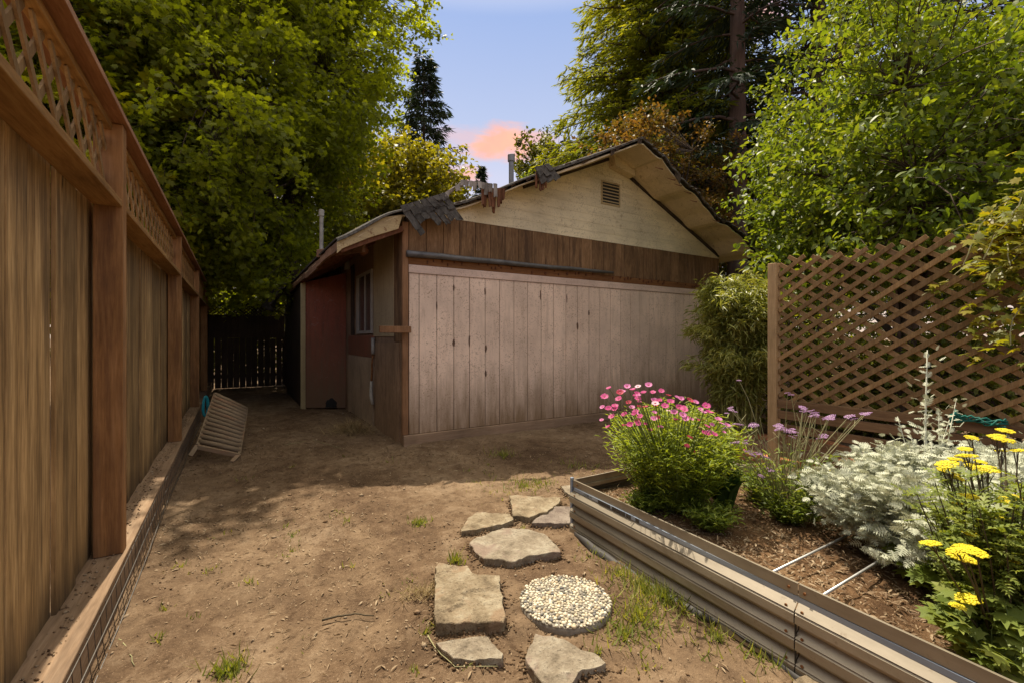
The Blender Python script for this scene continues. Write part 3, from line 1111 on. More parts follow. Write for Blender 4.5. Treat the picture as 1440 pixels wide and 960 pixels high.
# left barge board and eave
mb = MB()
pts_t = [on_y(566, 299, FY - .06), on_y(535, 303, FY - .06), on_y(500, 318, FY - .06), on_y(474, 336, FY - .06)]
pts_b = [on_y(474, 353, FY - .06), on_y(482, 346, FY - .06), on_y(520, 331, FY - .06), on_y(560, 319, FY - .06)]
mb.prism([p - Vector((0, .012, .03)) for p in pts_t + pts_b], (0, .03, 0))
barge = mb.build('barge_board', M['fascia'], shed, bevel=.004)
mb = MB()
mb.beam(on_y(566, 322, FY - .02), on_y(478, 352, FY - .02), .05, .07)
mb.build('barge_rail', M['rotten'], shed, bevel=.004)
# eave fascia running back, rafter tails, broken board, log end
mb = MB()
ez = roofz(1.08) - .10
k = 16
for i in range(k):
    ya = 5.75 + (12.6 - 5.75) * i / k
    yb = 5.75 + (12.6 - 5.75) * (i + 1) / k
    mb.box(1.06 + R.uniform(-.006, .006), 1.092, ya, yb - .004, ez - .06 + .02 * math.sin(i * .9), ez + .05 + .012 * math.sin(i * 1.7))
mb.build('eave_fascia', M['eave'], shed, bevel=.003)
for i in range(8):
    y = 6.3 + i * .85
    mb = MB()
    mb.beam((1.10, y, roofz(1.10) - .125), (SX0 + .02, y, roofz(SX0) - .125), .045, .09)
    mb.build('rafter_tail', M['rotten'], shed, bevel=.003)
mb = MB()
mb.beam(on_s(447, 357, 6.6), on_s(512, 349, 6.0), .05, .11)
mb.build('broken_eave_board', M['eave'], shed, bevel=.008)
mb = MB()
c = on_s(513, 352, 6.1)
mb.tube([c + Vector((-.02, -.03, 0)), c + Vector((0, .05, 0)), c + Vector((.05, .35, .03))], [.055, .065, .06], 9)
mb.build('log_end', M['rotten'], shed, smooth=True)

# side wall x = SX0
SYE = 9.4
side = cor(SX0, SX0 + .06, FY + .035, SYE + 3.8, -.05, 2.93, 'side_wall', M['ply'], .002)
cor(SX0 - .014, SX0 - .002, FY + .40, 7.25, 1.42, 2.92, 'beige_panel', M['beige'])
cor(SX0 - .012, SX0 - .002, FY + .05, FY + .39, 1.35, 2.92, 'corner_panel', M['brown'])
cor(SX0 - .016, SX0 - .002, FY + .15, 7.2, -.04, 1.34, 'lower_plywood', M['ply'])
cor(SX0 - .02, SX0 - .002, 7.25, 9.1, -.04, 1.08, 'grey_plywood', M['ply2'])
cor(SX0 - .013, SX0 - .002, 7.21, 9.1, 1.085, 1.44, 'red_panel', M['red'])
cor(SX0 - .022, SX0 - .003, 8.62, 8.86, 1.45, 2.75, 'door_board', M['dark'])
cor(1.55, 1.955, FY - .115, FY - .05, 1.465, 1.55, 'ledge_block', M['corner'], .006)
mb = MB()
wy0, wy1, wz0, wz1 = 7.31, 8.36, 1.47, 2.50
xw = SX0 - .035
mb.box(xw, SX0 - .002, wy0, wy1, wz0, wz0 + .05)
mb.box(xw, SX0 - .002, wy0, wy1, wz1 - .05, wz1)
mb.box(xw, SX0 - .002, wy0, wy0 + .06, wz0 + .051, wz1 - .051)
mb.box(xw, SX0 - .002, wy1 - .12, wy1, wz0 + .051, wz1 - .051)
mb.box(xw + .008, SX0 - .002, 7.76, 7.81, wz0 + .051, wz1 - .051)
win = mb.build('window', M['white'], shed, bevel=.004)
mb = MB()
mb.box(SX0 - .012, SX0 - .0022, wy0 + .061, 7.759, wz0 + .052, wz1 - .052)
mb.build('pane', M['glass'], win)
mb = MB()
mb.box(SX0 - .012, SX0 - .0022, 7.811, wy1 - .121, wz0 + .052, wz1 - .052)
mb.build('pane', M['glass'], win)
mb = MB()
mb.tube([(SX0 - .045, 7.16, 1.40), (SX0 - .045, 7.16, 1.18), (SX0 - .04, 7.17, 1.15)], .028, 8)
mb.cur = 1
mb.tube([(SX0 - .04, 7.17, 1.16), (SX0 - .05, 7.2, 1.0), (SX0 - .035, 7.26, .85), (SX0 - .05, 7.24, .7)], .014, 6)
mb.cur = 0
mb.tube([(SX0 - .05, 7.24, .72), (SX0 - .06, 7.22, .5), (SX0 - .05, 7.16, .36)], [.02, .03, .026], 7)
mb.build('conduit', [M['whitedirty'], M['rust']], shed, smooth=True)
mb = MB()
c = on_s(489, 372, 8.75)
mb.tube([c + Vector((0, 0, .1)), c, c + Vector((0, 0, -.1))], [.03, .05, .075], 10)
mb.build('porch_lamp', M['white'], shed, smooth=True)

# red bump-out
ra, rb = Vector((SX0 - .01, 9.36, 0)), Vector((1.20, 9.78, 0))
nrm = Vector((-(rb - ra).y, (rb - ra).x, 0)).normalized()
if nrm.y > 0:
    nrm = -nrm
mb = MB()
bk = -nrm * .05
prof = [ra + Vector((0, 0, .02)), rb + Vector((0, 0, .02)), rb + Vector((0, 0, 2.50)), ra + Vector((0, 0, 2.68))]
mb.prism(prof, bk)
mb.build('red_wall', M['red'], shed)
mb = MB()
mb.box(rb.x - .09, rb.x - .004, rb.y - .03, rb.y + .06, .0, 2.5)
mb.build('yellow_corner_trim', M['yellow'], shed, bevel=.004)
mb = MB()
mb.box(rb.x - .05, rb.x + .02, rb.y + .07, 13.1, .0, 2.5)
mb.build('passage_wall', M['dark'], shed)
mb = MB()
pl = []
c0 = ra.lerp(rb, .36) + nrm * .008
for k in range(12):
    a = math.pi * k / 11
    pl.append(c0 + (rb - ra).normalized() * math.cos(a) * .13 * R.uniform(.8, 1.1) + Vector((0, 0, .03 + math.sin(a) * .17 * R.uniform(.8, 1.2))))
mb.prism(pl, nrm * -.004)
mb.build('broken_hole', M['rubber'], shed)
# dark torn eave end further down the passage
mb = MB()
rows = []
for i in range(8):
    row = []
    for j in range(8):
        u, v = i / 7, j / 7
        c = Vector((1.05 - .42 * u + .1 * math.sin(v * 5), 11.2 + .9 * v, 2.62 - .55 * u * u + .06 * math.sin(i * 2 + j)))
        row.append(c)
    rows.append(row)
mb.grid(rows)
mb.build('hanging_felt', M['shingle'], roof, solid=.03)

# pipes on the roof
mb = MB()
c = on_s(719, 245, 9.0)
mb.tube([c + Vector((0, 0, -.5)), c + Vector((0, 0, .26))], .05, 14)
mb.tube([c + Vector((0, 0, .235)), c + Vector((0, 0, .25)), c + Vector((0, 0, .375)), c + Vector((0, 0, .385))], [.055, .072, .072, .055], 14)
mb.build('vent_pipe', M['pipe'], roof)
mb = MB()
c = on_s(452, 300, 8.2)
mb.tube([c + Vector((0, 0, -.9)), c], .034, 12)
mb.tube([c + Vector((0, 0, -.06)), c + Vector((0, 0, -.055)), c + Vector((0, 0, .05)), c + Vector((0, 0, .06))], [.037, .048, .048, .037], 12)
mb.build('vent_pipe', M['whitedirty'], roof)


def quad_shingles(name, tl, tr, br, bl, nu, nv, mat, parent, th=.018):
    mb = MB()
    for j in range(nv):
        for i in range(nu):
            if j == nv - 1 and R.random() < .25:
                continue
            u0, u1 = i / nu + .004 + R.uniform(-.02, .02) * (j % 2), (i + 1) / nu - .004
            v0, v1 = max(0, j / nv - .12), (j + 1) / nv + R.uniform(-.10, .10)
            P = lambda u, v: tl.lerp(tr, u).lerp(bl.lerp(br, u), v)
            lift = Vector((0, -.014 * (nv - j) * .4 - R.uniform(0, .02), 0))
            q = [P(u0, v0), P(u1, v0), P(u1 + R.uniform(-.02, .02), v1 + R.uniform(-.05, .05)), P((u0 + u1) / 2, v1 + R.uniform(-.03, .06)), P(u0 + R.uniform(-.02, .02), v1 + R.uniform(-.05, .05))]
            q[2] = q[2] + Vector((0, -R.uniform(.0, .03), 0))
            q[4] = q[4] + Vector((0, -R.uniform(.0, .03), 0))
            mb.prism([p + lift for p in q], (0, th * .6, 0))
    return mb.build(name, mat, parent)


def hang_strips(name, a, b, lens, mat, parent, th=.02):
    n = len(lens)
    mb = MB()
    for i, L_ in enumerate(lens):
        p, q = a.lerp(b, i / n), a.lerp(b, (i + 1.08) / n)
        dy = R.uniform(-.03, .03)
        tw = R.uniform(-.02, .02)
        rows = []
        for k in range(5):
            f = k / 4
            w_ = 1 - .25 * f * R.random()
            c = (p + q) / 2 + Vector((tw * f * .5, dy * (.4 + f), .03 - (L_ + .03) * f))
            h_ = (q - p) * .5 * w_
            rows.append([c - h_ + Vector((0, 0, R.uniform(-.012, .012) * (k == 4))), c + Vector((0, -.006, R.uniform(-.02, .02) * (k == 4))), c + h_ + Vector((0, .008, R.uniform(-.02, .02) * (k == 4)))])
        mb.grid(rows)
    return mb.build(name, mat, parent, solid=th)


quad_shingles('shingle_flap', on_y(561, 291, 5.64), on_y(624, 272, 5.60), on_y(648, 305, 5.53), on_y(588, 330, 5.55), 7, 4, M['shingle'], roof)
hang_strips('torn_board', on_y(677, 268, 5.52), on_y(711, 268, 5.52), [.20, .23, .235, .25, .30, .24, .17, .12], M['rotten'], roof, .03)
hang_strips('torn_felt', on_y(648, 256, 5.50), on_y(699, 262, 5.46), [.05, .07, .06, .10, .08, .05, .12, .09, .16], M['tarp'], roof, .012)
hang_strips('torn_felt', on_y(626, 274, 5.56), on_y(652, 257, 5.50), [.05, .03, .06, .05], M['tarp'], roof, .012)
quad_shingles('torn_shingle', on_y(750, 236, 5.38), on_y(770, 231, 5.36), on_y(787, 250, 5.28), on_y(764, 267, 5.30), 3, 3, M['shingle'], roof)
hang_strips('torn_board', on_y(754, 244, 5.36), on_y(768, 254, 5.34), [.18, .22, .17, .1], M['rotten'], roof, .025)
mb = MB()
for px, py in ((880, 282), (945, 340), (980, 370), (1030, 410), (1060, 455), (1180, 560)):
    p = on_y(700 + px / 3.789, 160 + py / 3.789 + 4, 5.05)
    mb = MB()
    mb.tube([p, p + Vector((-.08, 0, -.005)), p + Vector((-.17, .02, .01))], [.012, .008, .003], 4)
    mb.build('splinter', M['rotten'], roof)

# ------------------------------------------------------------------ back gate and far fence
gate = thing('picket_gate', 'dark shaded picket fence with lattice strip closing the end of the passage', 'gate', (.5, 14.8, 0))
GY = 14.8
mb = MB()
x = -.62
while x < 1.75:
    wd = R.uniform(.125, .15)
    top = 1.42 + R.uniform(-.05, .05)
    mb.box(x, x + wd, GY, GY + .02, .02, top)
    x += wd + R.choice((.003, .005, .008, .02))
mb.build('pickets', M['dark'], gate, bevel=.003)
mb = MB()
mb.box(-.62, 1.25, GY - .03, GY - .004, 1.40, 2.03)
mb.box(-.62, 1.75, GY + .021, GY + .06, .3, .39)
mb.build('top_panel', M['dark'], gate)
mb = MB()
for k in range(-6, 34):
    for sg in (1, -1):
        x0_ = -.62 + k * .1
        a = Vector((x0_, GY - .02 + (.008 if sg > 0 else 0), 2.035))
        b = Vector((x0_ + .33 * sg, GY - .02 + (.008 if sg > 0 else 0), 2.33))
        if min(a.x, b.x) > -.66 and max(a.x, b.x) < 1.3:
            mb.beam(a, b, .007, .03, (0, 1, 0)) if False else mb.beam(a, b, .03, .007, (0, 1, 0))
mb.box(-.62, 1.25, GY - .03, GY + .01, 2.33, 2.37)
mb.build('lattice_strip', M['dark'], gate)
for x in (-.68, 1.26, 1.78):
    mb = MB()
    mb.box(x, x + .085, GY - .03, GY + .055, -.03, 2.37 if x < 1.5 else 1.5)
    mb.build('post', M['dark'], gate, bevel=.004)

# ------------------------------------------------------------------ slatted lounger leaning at the fence
lp = {'nl': Vector((-.36, 6.25, .19)), 'nr': Vector((.045, 6.2, .045)), 'fl': Vector((-.25, 8.05, .58)), 'fr': Vector((.16, 7.95, .33))}
lou = thing('slatted_lounger', 'pale slatted garden lounger frame tipped against the fence foot', 'lounger', (-.1, 7, 0))
n = 13
upv = (lp['fl'] - lp['nl']).cross(lp['nr'] - lp['nl']).normalized()
if upv.z < 0:
    upv = -upv
for i in range(n):
    f = (i + .5) / n
    a = lp['nl'].lerp(lp['fl'], f)
    b = lp['nr'].lerp(lp['fr'], f)
    mb = MB()
    mb.tube([a + upv * .012, a.lerp(b, .5) + upv * .016, b + upv * .012], .029, 10)
    mb.build('slat', M['tubeslat'], lou, smooth=True)
for a, b in (('nl', 'fl'), ('nr', 'fr')):
    mb = MB()
    mb.beam(lp[a] - upv * .02, lp[b] - upv * .02, .035, .06, upv)
    mb.build('side_rail', M['tubeslat'], lou, bevel=.004)
mb = MB()
mb.beam(lp['nl'] + Vector((.0, -.06, -.01)), lp['nr'] + Vector((0, -.06, -.01)), .05, .05)
mb.build('end_rail', M['tubeslat'], lou, bevel=.006)
for p, q in ((lp['nr'] + Vector((0, -.05, 0)), Vector((-.03, 6.0, .0))), (lp['nl'] + Vector((0, -.06, 0)), Vector((-.42, 6.1, .1))), (lp['fr'] + Vector((-.02, -.1, -.02)), Vector((.1, 7.9, .0))), (lp['fl'], Vector((-.3, 8.05, 0)))):
    mb = MB()
    mb.beam(p, q, .03, .045, (1, .3, 0))
    mb.build('leg', M['tubeslat'], lou, bevel=.004)

# teal hose
hose = thing('garden_hose', 'coiled teal garden hose hanging by the fence behind the lounger', 'hose', on_s(289, 572, 7.6))
hc = hose.location.copy()
mb = MB()
pts = []
for k in range(14 * 18):
    a = 2 * math.pi * k / 18
    q_ = k // 18
    w1 = .025 + .045 * (((q_ * 7) % 14) / 14)
    pts.append(hc + Vector((w1 * math.cos(a) * .9 + .006 * math.sin(q_ * 3.), w1 * math.cos(a + .2) * 1.2 + .05 * (q_ / 14 - .5), .16 * math.sin(a) * (1 + .08 * math.sin(q_ * 2.)) - .02 * math.cos(2 * a))))
mb.tube(pts, .011, 6)
mb.build('coil', M['teal'], hose, smooth=True)

# ------------------------------------------------------------------ stepping stones
STONE_RIM = []


def stone(name, label, outline, mat, h0=.045, seed=0, ledges=0, group='flagstone stepping stones'):
    h = h0 * .72
    P3 = [on_z(px, py, h) for px, py in outline]
    cx = sum(p.x for p in P3) / len(P3)
    cyy = sum(p.y for p in P3) / len(P3)
    res = .018
    B = []
    for a, b in zip(P3, P3[1:] + P3[:1]):
        k = max(1, int((b - a).length / .022))
        for i in range(k):
            p = a.lerp(b, i / k)
            w_ = (vn2([p.x * 19], [p.y * 19], seed)[0] - .5) * .022 + (vn2([p.x * 50], [p.y * 50], seed)[0] - .5) * .010
            d = Vector((p.x - cx, p.y - cyy)).normalized()
            B.append(Vector((p.x + d.x * w_, p.y + d.y * w_)))
    STONE_RIM.extend([(p.x, p.y, cx, cyy) for p in B])
    nb = len(B)
    inner = [Vector((cx + (p.x - cx) * .988, cyy + (p.y - cyy) * .988)) for p in B]
    pts = list(inner)
    x0, x1 = min(p.x for p in B), max(p.x for p in B)
    y0, y1 = min(p.y for p in B), max(p.y for p in B)
    x = x0
    while x < x1:
        y = y0
        while y < y1:
            q = Vector((x + R.uniform(-.3, .3) * res, y + R.uniform(-.3, .3) * res))
            ins = False
            for i in range(nb):
                a, b = inner[i], inner[(i + 1) % nb]
                if (a.y > q.y) != (b.y > q.y) and q.x < (b.x - a.x) * (q.y - a.y) / (b.y - a.y) + a.x:
                    ins = not ins
            if ins and min((q - p).length for p in inner) > res * .6:
                pts.append(q)
            y += res
        x += res
    vs, es, fs, *_ = geometry.delaunay_2d_cdt(pts, [], [list(range(nb))], 1, 1e-6)
    base = float(gz([cx], [cyy])[0])

    def top(x, y):
        zz = h + (fbm2([x * 7], [y * 7], 3, seed)[0] - .5) * .020 + (fbm2([x * 26], [y * 26], 2, seed)[0] - .5) * .010
        if ledges:
            q = (y - y0) / (y1 - y0) + .22 * (vn2([x * 9], [y * 3], seed)[0] - .5)
            zz += .010 * (q > .42) + (.008 if q > .78 + .3 * ((x - x0) / (x1 - x0) - .3) else 0)
        return zz
    mb = MB()
    V = [(v.x, v.y, top(v.x, v.y)) for v in vs]
    mb.add(V, [tuple(f) for f in fs])
    rings = [[(p.x, p.y, top(p.x, p.y)) for p in inner], [(p.x, p.y, top(p.x, p.y) - .004) for p in B],
             [(cx + (p.x - cx) * (1.0 + R.uniform(-.012, .012)), cyy + (p.y - cyy) * (1.0 + R.uniform(-.012, .012)), h * .5) for p in B], [(p.x, p.y, -.03) for p in B]]
    for ra_, rb_ in zip(rings[:-1], rings[1:]):
        mb.add(ra_ + rb_, [(i, (i + 1) % nb, nb + (i + 1) % nb, nb + i) for i in range(nb)])
    o = mb.build(name, mat, None)
    for v in o.data.vertices:
        v.co = v.co - Vector((cx, cyy, 0))
    o.location = (cx, cyy, base * .5)
    md = o.modifiers.new('weld', 'WELD')
    md.merge_threshold = .0008
    tag(o, label, 'stepping stone', group)
    return o


Z7 = lambda L_: [(360 + a / 2.769, 640 + b / 2.769) for a, b in L_]
SN = 'stepping_stone'
stone(SN, 'wedge shaped tan stone just below the grass, beside the planter corner', Z7([(988, 155), (1090, 155), (1185, 163), (1180, 182), (1135, 215), (1065, 236), (1002, 230), (995, 190)]), M['stone'], .05, 1)
stone(SN, 'low kite shaped stone leaning left above the big grey slab', Z7([(797, 285), (825, 245), (860, 218), (930, 224), (990, 222), (1007, 248), (960, 266), (860, 288), (800, 292)]), M['stone'], .055, 2)
stone(SN, 'thin purple grey stone lying flat against the planter end', Z7([(1072, 260), (1110, 228), (1150, 198), (1195, 198), (1232, 200), (1232, 264), (1150, 264)]), M['stone3'], .022, 3)
stone(SN, 'largest pale grey slab with a pointed right end', Z7([(827, 338), (890, 305), (960, 280), (1040, 285), (1110, 297), (1150, 320), (1172, 345), (1188, 362), (1185, 374), (1060, 392), (1010, 410), (960, 405), (885, 402), (850, 370)]), M['stone2'], .05, 4)
stone(SN, 'thick squarish layered slab with cracked ledges left of the pebble disc', Z7([(698, 448), (716, 433), (770, 440), (822, 437), (842, 468), (900, 474), (945, 476), (958, 525), (957, 562), (972, 630), (962, 650), (830, 655), (700, 656), (696, 615), (703, 540)]), M['stone'], .065, 5, ledges=1)
stone(SN, 'small pentagon stone in front of the layered slab', Z7([(705, 728), (760, 712), (825, 702), (900, 702), (930, 735), (957, 765), (952, 782), (850, 786), (770, 786)]), M['stone2'], .05, 6)
stone(SN, 'broad triangular slab below the pebble disc', Z7([(1085, 686), (1140, 697), (1215, 722), (1290, 760), (1335, 785), (1355, 805), (1320, 828), (1260, 850), (1225, 895), (1120, 895), (1080, 840), (1052, 780)]), M['stone2'], .045, 7)
stone(SN, 'half hidden stone tucked behind the planter corner', Z7([(1190, 118), (1240, 108), (1275, 112), (1275, 160), (1232, 160), (1205, 140)]), M['stone2'], .04, 8)
stone('field_stone', 'small round pale rock by the foot of the planter', [(1112, 957), (1122, 950), (1140, 947), (1158, 950), (1170, 960), (1165, 975), (1120, 975)], M['stone'], .05, 9, group=None)

disc = thing('pebble_disc', 'round stepping stone set with white and grey pebbles', 'stepping stone', on_z(795, 849, 0))
dc = Vector(disc.location)
mb = MB()
rd = .238
prof = [(rd * .0, .026), (rd * .8, .026), (rd * .98, .022), (rd, .01), (rd, -.03)]
rings = [[dc + Vector((r_ * math.cos(2 * math.pi * j / 48), r_ * math.sin(2 * math.pi * j / 48), z_)) for j in range(48)] for r_, z_ in prof[1:]]
mb.add([dc + Vector((0, 0, .026))] + rings[0], [(0, j + 1, (j + 1) % 48 + 1) for j in range(48)])
for a, b in zip(rings[:-1], rings[1:]):
    mb.add(a + b, [(j, 48 + j, 48 + (j + 1) % 48, (j + 1) % 48) for j in range(48)])
mb.build('concrete_base', plain('cement', (.26, .23, .19), .9, scale=40), disc)
import bmesh
bm = bmesh.new()
bmesh.ops.create_icosphere(bm, subdivisions=2, radius=1)
ico_v = np.array([v.co[:] for v in bm.verts])
ico_f = np.array([[v.index for v in f.verts] for f in bm.faces])
bm.free()
placed = []
tries = 0
while tries < 9000:
    tries += 1
    a, r_ = R.uniform(0, 2 * math.pi), rd * math.sqrt(R.random()) * .985
    s = R.uniform(.0065, .0125)
    p = (r_ * math.cos(a), r_ * math.sin(a))
    if all((p[0] - q[0]) ** 2 + (p[1] - q[1]) ** 2 > ((s + q[2]) * .82) ** 2 for q in placed):
        placed.append((p[0], p[1], s))
Vs, Fs = [], []
for i, (x, y, s) in enumerate(placed):
    e = np.array([s * R.uniform(.9, 1.25), s * R.uniform(.75, 1.), s * R.uniform(.6, .85)])
    a = R.uniform(0, math.pi)
    rot = np.array([[math.cos(a), -math.sin(a), 0], [math.sin(a), math.cos(a), 0], [0, 0, 1]])
    Vs.append((ico_v * e) @ rot.T + np.array([dc.x + x, dc.y + y, dc.z + .029]))
    Fs.append(ico_f + i * len(ico_v))
fast('pebble_layer', np.concatenate(Vs), [np.concatenate(Fs)], islandmat('pebbles', [(.13, .125, .12), (.30, .27, .21), (.50, .43, .31), (.62, .55, .41), (.68, .62, .48), (.42, .33, .20)], .6, .3), disc, True)

# ------------------------------------------------------------------ planter bed
BX, BY, BH = 2.10, 2.575, .364
BR = 3.55
bed = thing('raised_planter', 'long corrugated metal planter box holding the flowers', 'planter', (2.8, 1, 0))
prof = [(.372, .012), (.372, .0), (.320, .0), (.318, .012), (.298, .012), (.295, .0)]
zt = .295
for k in range(3):
    prof += [(zt - .030, -.030), (zt - .036, -.024), (zt - .042, -.031), (zt - .078, -.033), (zt - .082, .006), (zt - .110, .004)]
    zt -= .110
prof = [p for p in prof if p[0] > -.05] + [(-.06, .002)]


def corr_panel(mb, y0, y1, n, along='y'):
    rows = []
    for z_, x_ in prof:
        row = []
        for i in range(n + 1):
            y = y0 + (y1 - y0) * i / n
            wob = .004 * math.sin(y * 3.1 + z_ * 5)
            row.append((BX + x_ + wob, y, z_ + .003 * math.sin(y * 2.3)) if along == 'y' else (y, BY - x_, z_))
        rows.append(row)
    mb.grid(rows)


for a, b in ((BY, .985), (.98, -1.6)):
    mb = MB()
    corr_panel(mb, a, b, 30)
    mb.build('side_panel', M['sheet'], bed, smooth=False, solid=.004)
mb = MB()
corr_panel(mb, BX + .01, BR, 20, 'x')
mb.build('end_panel', M['sheet'], bed, solid=.004)
mb = MB()
mb.box(BR, BR + .02, -1.6, BY, 0, .37)
mb.build('side_panel', M['sheet'], bed)
mb = MB()
mb.box(BX - .004, BX + .008, -1.6, BY - .02, .2965, .3195)
zs_ = mb.build('zinc_strip', M['zinc'], bed)
mb = MB()
for a, b in ((2.28, 2.16), (2.14, 2.02), (2.01, 1.97), (1.93, 1.90)):
    mb.box(BX - .0062, BX - .0042, b, a, .2975, .3185)
mb.build('film_strip', plain('dark film', (.055, .05, .045), .4), zs_)
mb = MB()
mb.box(BX - .012, BX + .012, BY - .004, BY + .016, -.03, .385)
mb.build('corner_post', M['zinc'], bed, bevel=.003)
mb = MB()
for z_ in (.345, .275, .165, .055):
    for y in (BY - .06, 1.02, .955):
        mb = MB()
        mb.tube([(BX - (.004 if z_ > .3 else .026), y, z_), (BX - (.009 if z_ > .3 else .031), y, z_)], .006, 8)
        mb.build('bolt', M['rust'], bed)
mb = MB()
mb.box(BX - .026, BX - .0245, .978, .986, .0, .25)
mb.build('lap_seam', M['rubber'], bed)
for px, py in ((1088, 803), (1158, 836)):
    p = on_x(px, py, BX + .012)
    mb = MB()
    z_ = min(.35, max(.29, p.z))
    mb.tube([(BX + .012, p.y, z_), (BX + .7, p.y + .01, z_ - .01), (BR, p.y, z_)], .006, 8)
    mb.build('cross_rod', M['rod'], bed, smooth=True)
# loose black edging strip at the foot
edg = thing('edging_strip', 'black plastic edging strip peeling away at the foot of the planter', 'edging', (BX - .08, 1.2, 0))
mb = MB()
rows = []
for z_ in range(3):
    row = []
    for i in range(40):
        y = 2.5 - 1.75 * i / 39
        o = .02 + .022 * math.sin(y * 4) + .016 * math.sin(y * 9)
        row.append((BX - .04 - o * (1 - z_ * .45) + .004 * math.sin(y * 30), y, -.012 + z_ * .018 + .008 * math.sin(y * 6)))
    rows.append(row)
mb.grid(rows)
mb.build('strip', plain('dull black edging', (.045, .04, .036), .6), edg, smooth=True, solid=.004)
# print on the film
cu = bpy.data.curves.new('print', 'FONT')
cu.body = '1.COBEL W'
cu.size = .018
cu.extrude = .0004
to = bpy.data.objects.new('tmp', cu)
COL.objects.link(to)
dg = bpy.context.evaluated_depsgraph_get()
tm = bpy.data.meshes.new_from_object(to.evaluated_get(dg))
bpy.data.objects.remove(to)
tp = link('print', tm, M['rubber'], zs_)
rl = root_loc(zs_)
mat3 = Matrix(((0, 0, -1, BX - .0045), (-1, 0, 0, 2.44), (0, 1, 0, .3015), (0, 0, 0, 1)))
for v in tm.vertices:
    v.co = (mat3 @ v.co) - rl

# soil
SZ = .25
sxs = np.arange(BX + .006, BR + .01, .03)
sys_ = np.arange(-1.6, BY - .0, .03)
X, Y = np.meshgrid(sxs, sys_)
sz = lambda x, y: SZ + (fbm2(np.asarray(x) * 3, np.asarray(y) * 3, 3, 4) - .5) * .06 + (fbm2(np.asarray(x) * 18, np.asarray(y) * 18, 2, 8) - .5) * .03
Z = sz(X, Y)
ny, nx = X.shape
ii = np.arange((ny - 1) * (nx - 1))
a0 = (ii // (nx - 1)) * nx + ii % (nx - 1)
soil = tag(fast('soil', np.stack([X, Y, Z], -1).reshape(-1, 3), [np.stack([a0, a0 + 1, a0 + nx + 1, a0 + nx], 1)], M['soil'], None, True), kind='structure')

SK_B = .056
for ch in bed.children_recursive:
    o_ = root_loc(ch.parent)
    for v in ch.data.vertices:
        v.co.x += SK_B * (v.co.y + o_.y - BY)
for ob in [soil] + list(edg.children):
    o_ = root_loc(ob.parent) if ob.parent else Vector((0, 0, 0))
    for v in ob.data.vertices:
        v.co.x += SK_B * (v.co.y + o_.y - BY)

# ------------------------------------------------------------------ right lattice screen
LX = 4.92
scr = thing('lattice_screen', 'weathered brown diagonal lattice screen above horizontal slats', 'lattice', (LX, 1, 0))
mb = MB()
mb.box(LX - .055, LX + .035, 2.60, 2.69, -.1, 2.19)
mb.build('post', M['lpost'], scr, bevel=.005)
mb = MB()
mb.box(LX - .045, LX + .045, -.9, -.81, -.1, 2.2)
mb.build('post', M['lpost'], scr, bevel=.005)
y0, y1, za, zb = -.8, 2.595, .74, 2.21
SLOPE = .68
for layer, sg in ((0, 1), (1, -1)):
    mb = MB()
    xx = LX - .012 + layer * .017
    c = -6.
    while c < 6:
        # line: z = za + SLOPE*sg*( (2.6-y) ) + c
        pts = []
        for (yy) in (y0, y1):
            zz = za + SLOPE * sg * (y1 - yy) + c
            pts.append((yy, zz))
        (ya, z1_), (yb, z2_) = pts
        lo, hi = 0., 1.
        for lim, s in ((za, 1), (zb + R.uniform(-.02, .035), -1)):
            fa, fb = s * (z1_ - lim), s * (z2_ - lim)
            if fa < 0 and fb < 0:
                lo, hi = 1., 0.
                break
            if fa < 0:
                lo = max(lo, fa / (fa - fb))
            elif fb < 0:
                hi = min(hi, fa / (fa - fb))
        if hi - lo > .02:
            A = Vector((xx + R.uniform(-.003, .003), ya + (yb - ya) * lo, z1_ + (z2_ - z1_) * lo))
            B = Vector((xx + R.uniform(-.003, .003), ya + (yb - ya) * hi, z1_ + (z2_ - z1_) * hi))
            mb.beam(A, B, .040 + R.uniform(-.003, .003), .015, (1, 0, 0))
        c += .126 * R.uniform(.97, 1.03)
    mb.build('lattice_panel', M['lattice'], scr, bevel=.002)
for z_ in (.19, .325, .46, .60):
    mb = MB()
    mb.box(LX - .02 + R.uniform(-.01, .01), LX + .018, -.8, 2.595, z_ - .045, z_ + .04)
    mb.build('slat', M['slat'], scr, bevel=.004)
mb = MB()
mb.box(LX - .035, LX + .02, -.8, 2.597, .67, .755)
mb.build('base_rail', M['slat'], scr, bevel=.004)

# teal twine on the base rail
tw = thing('garden_twine', 'knotted teal twine tied round the base of the lattice', 'twine', on_x(1385, 592, LX - .05))
mb = MB()
c = Vector(tw.location)
for k in range(5):
    pts = [c + Vector((-.02 + R.uniform(-.02, .02), -.12 + .3 * i / 8 + R.uniform(-.01, .01), .02 * math.sin(i * 1.3 + k) + R.uniform(-.01, .02))) for i in range(9)]
    mb.tube(pts, .008, 5)
for k in range(4):
    mb.tube([c + Vector((-.02, .12, 0)), c + Vector((-.03, .15, .04 + .01 * k)), c + Vector((-.02, .19, .02 - .03 * k))], .010, 5)
mb.build('knot', M['tealdark'], tw, smooth=True)

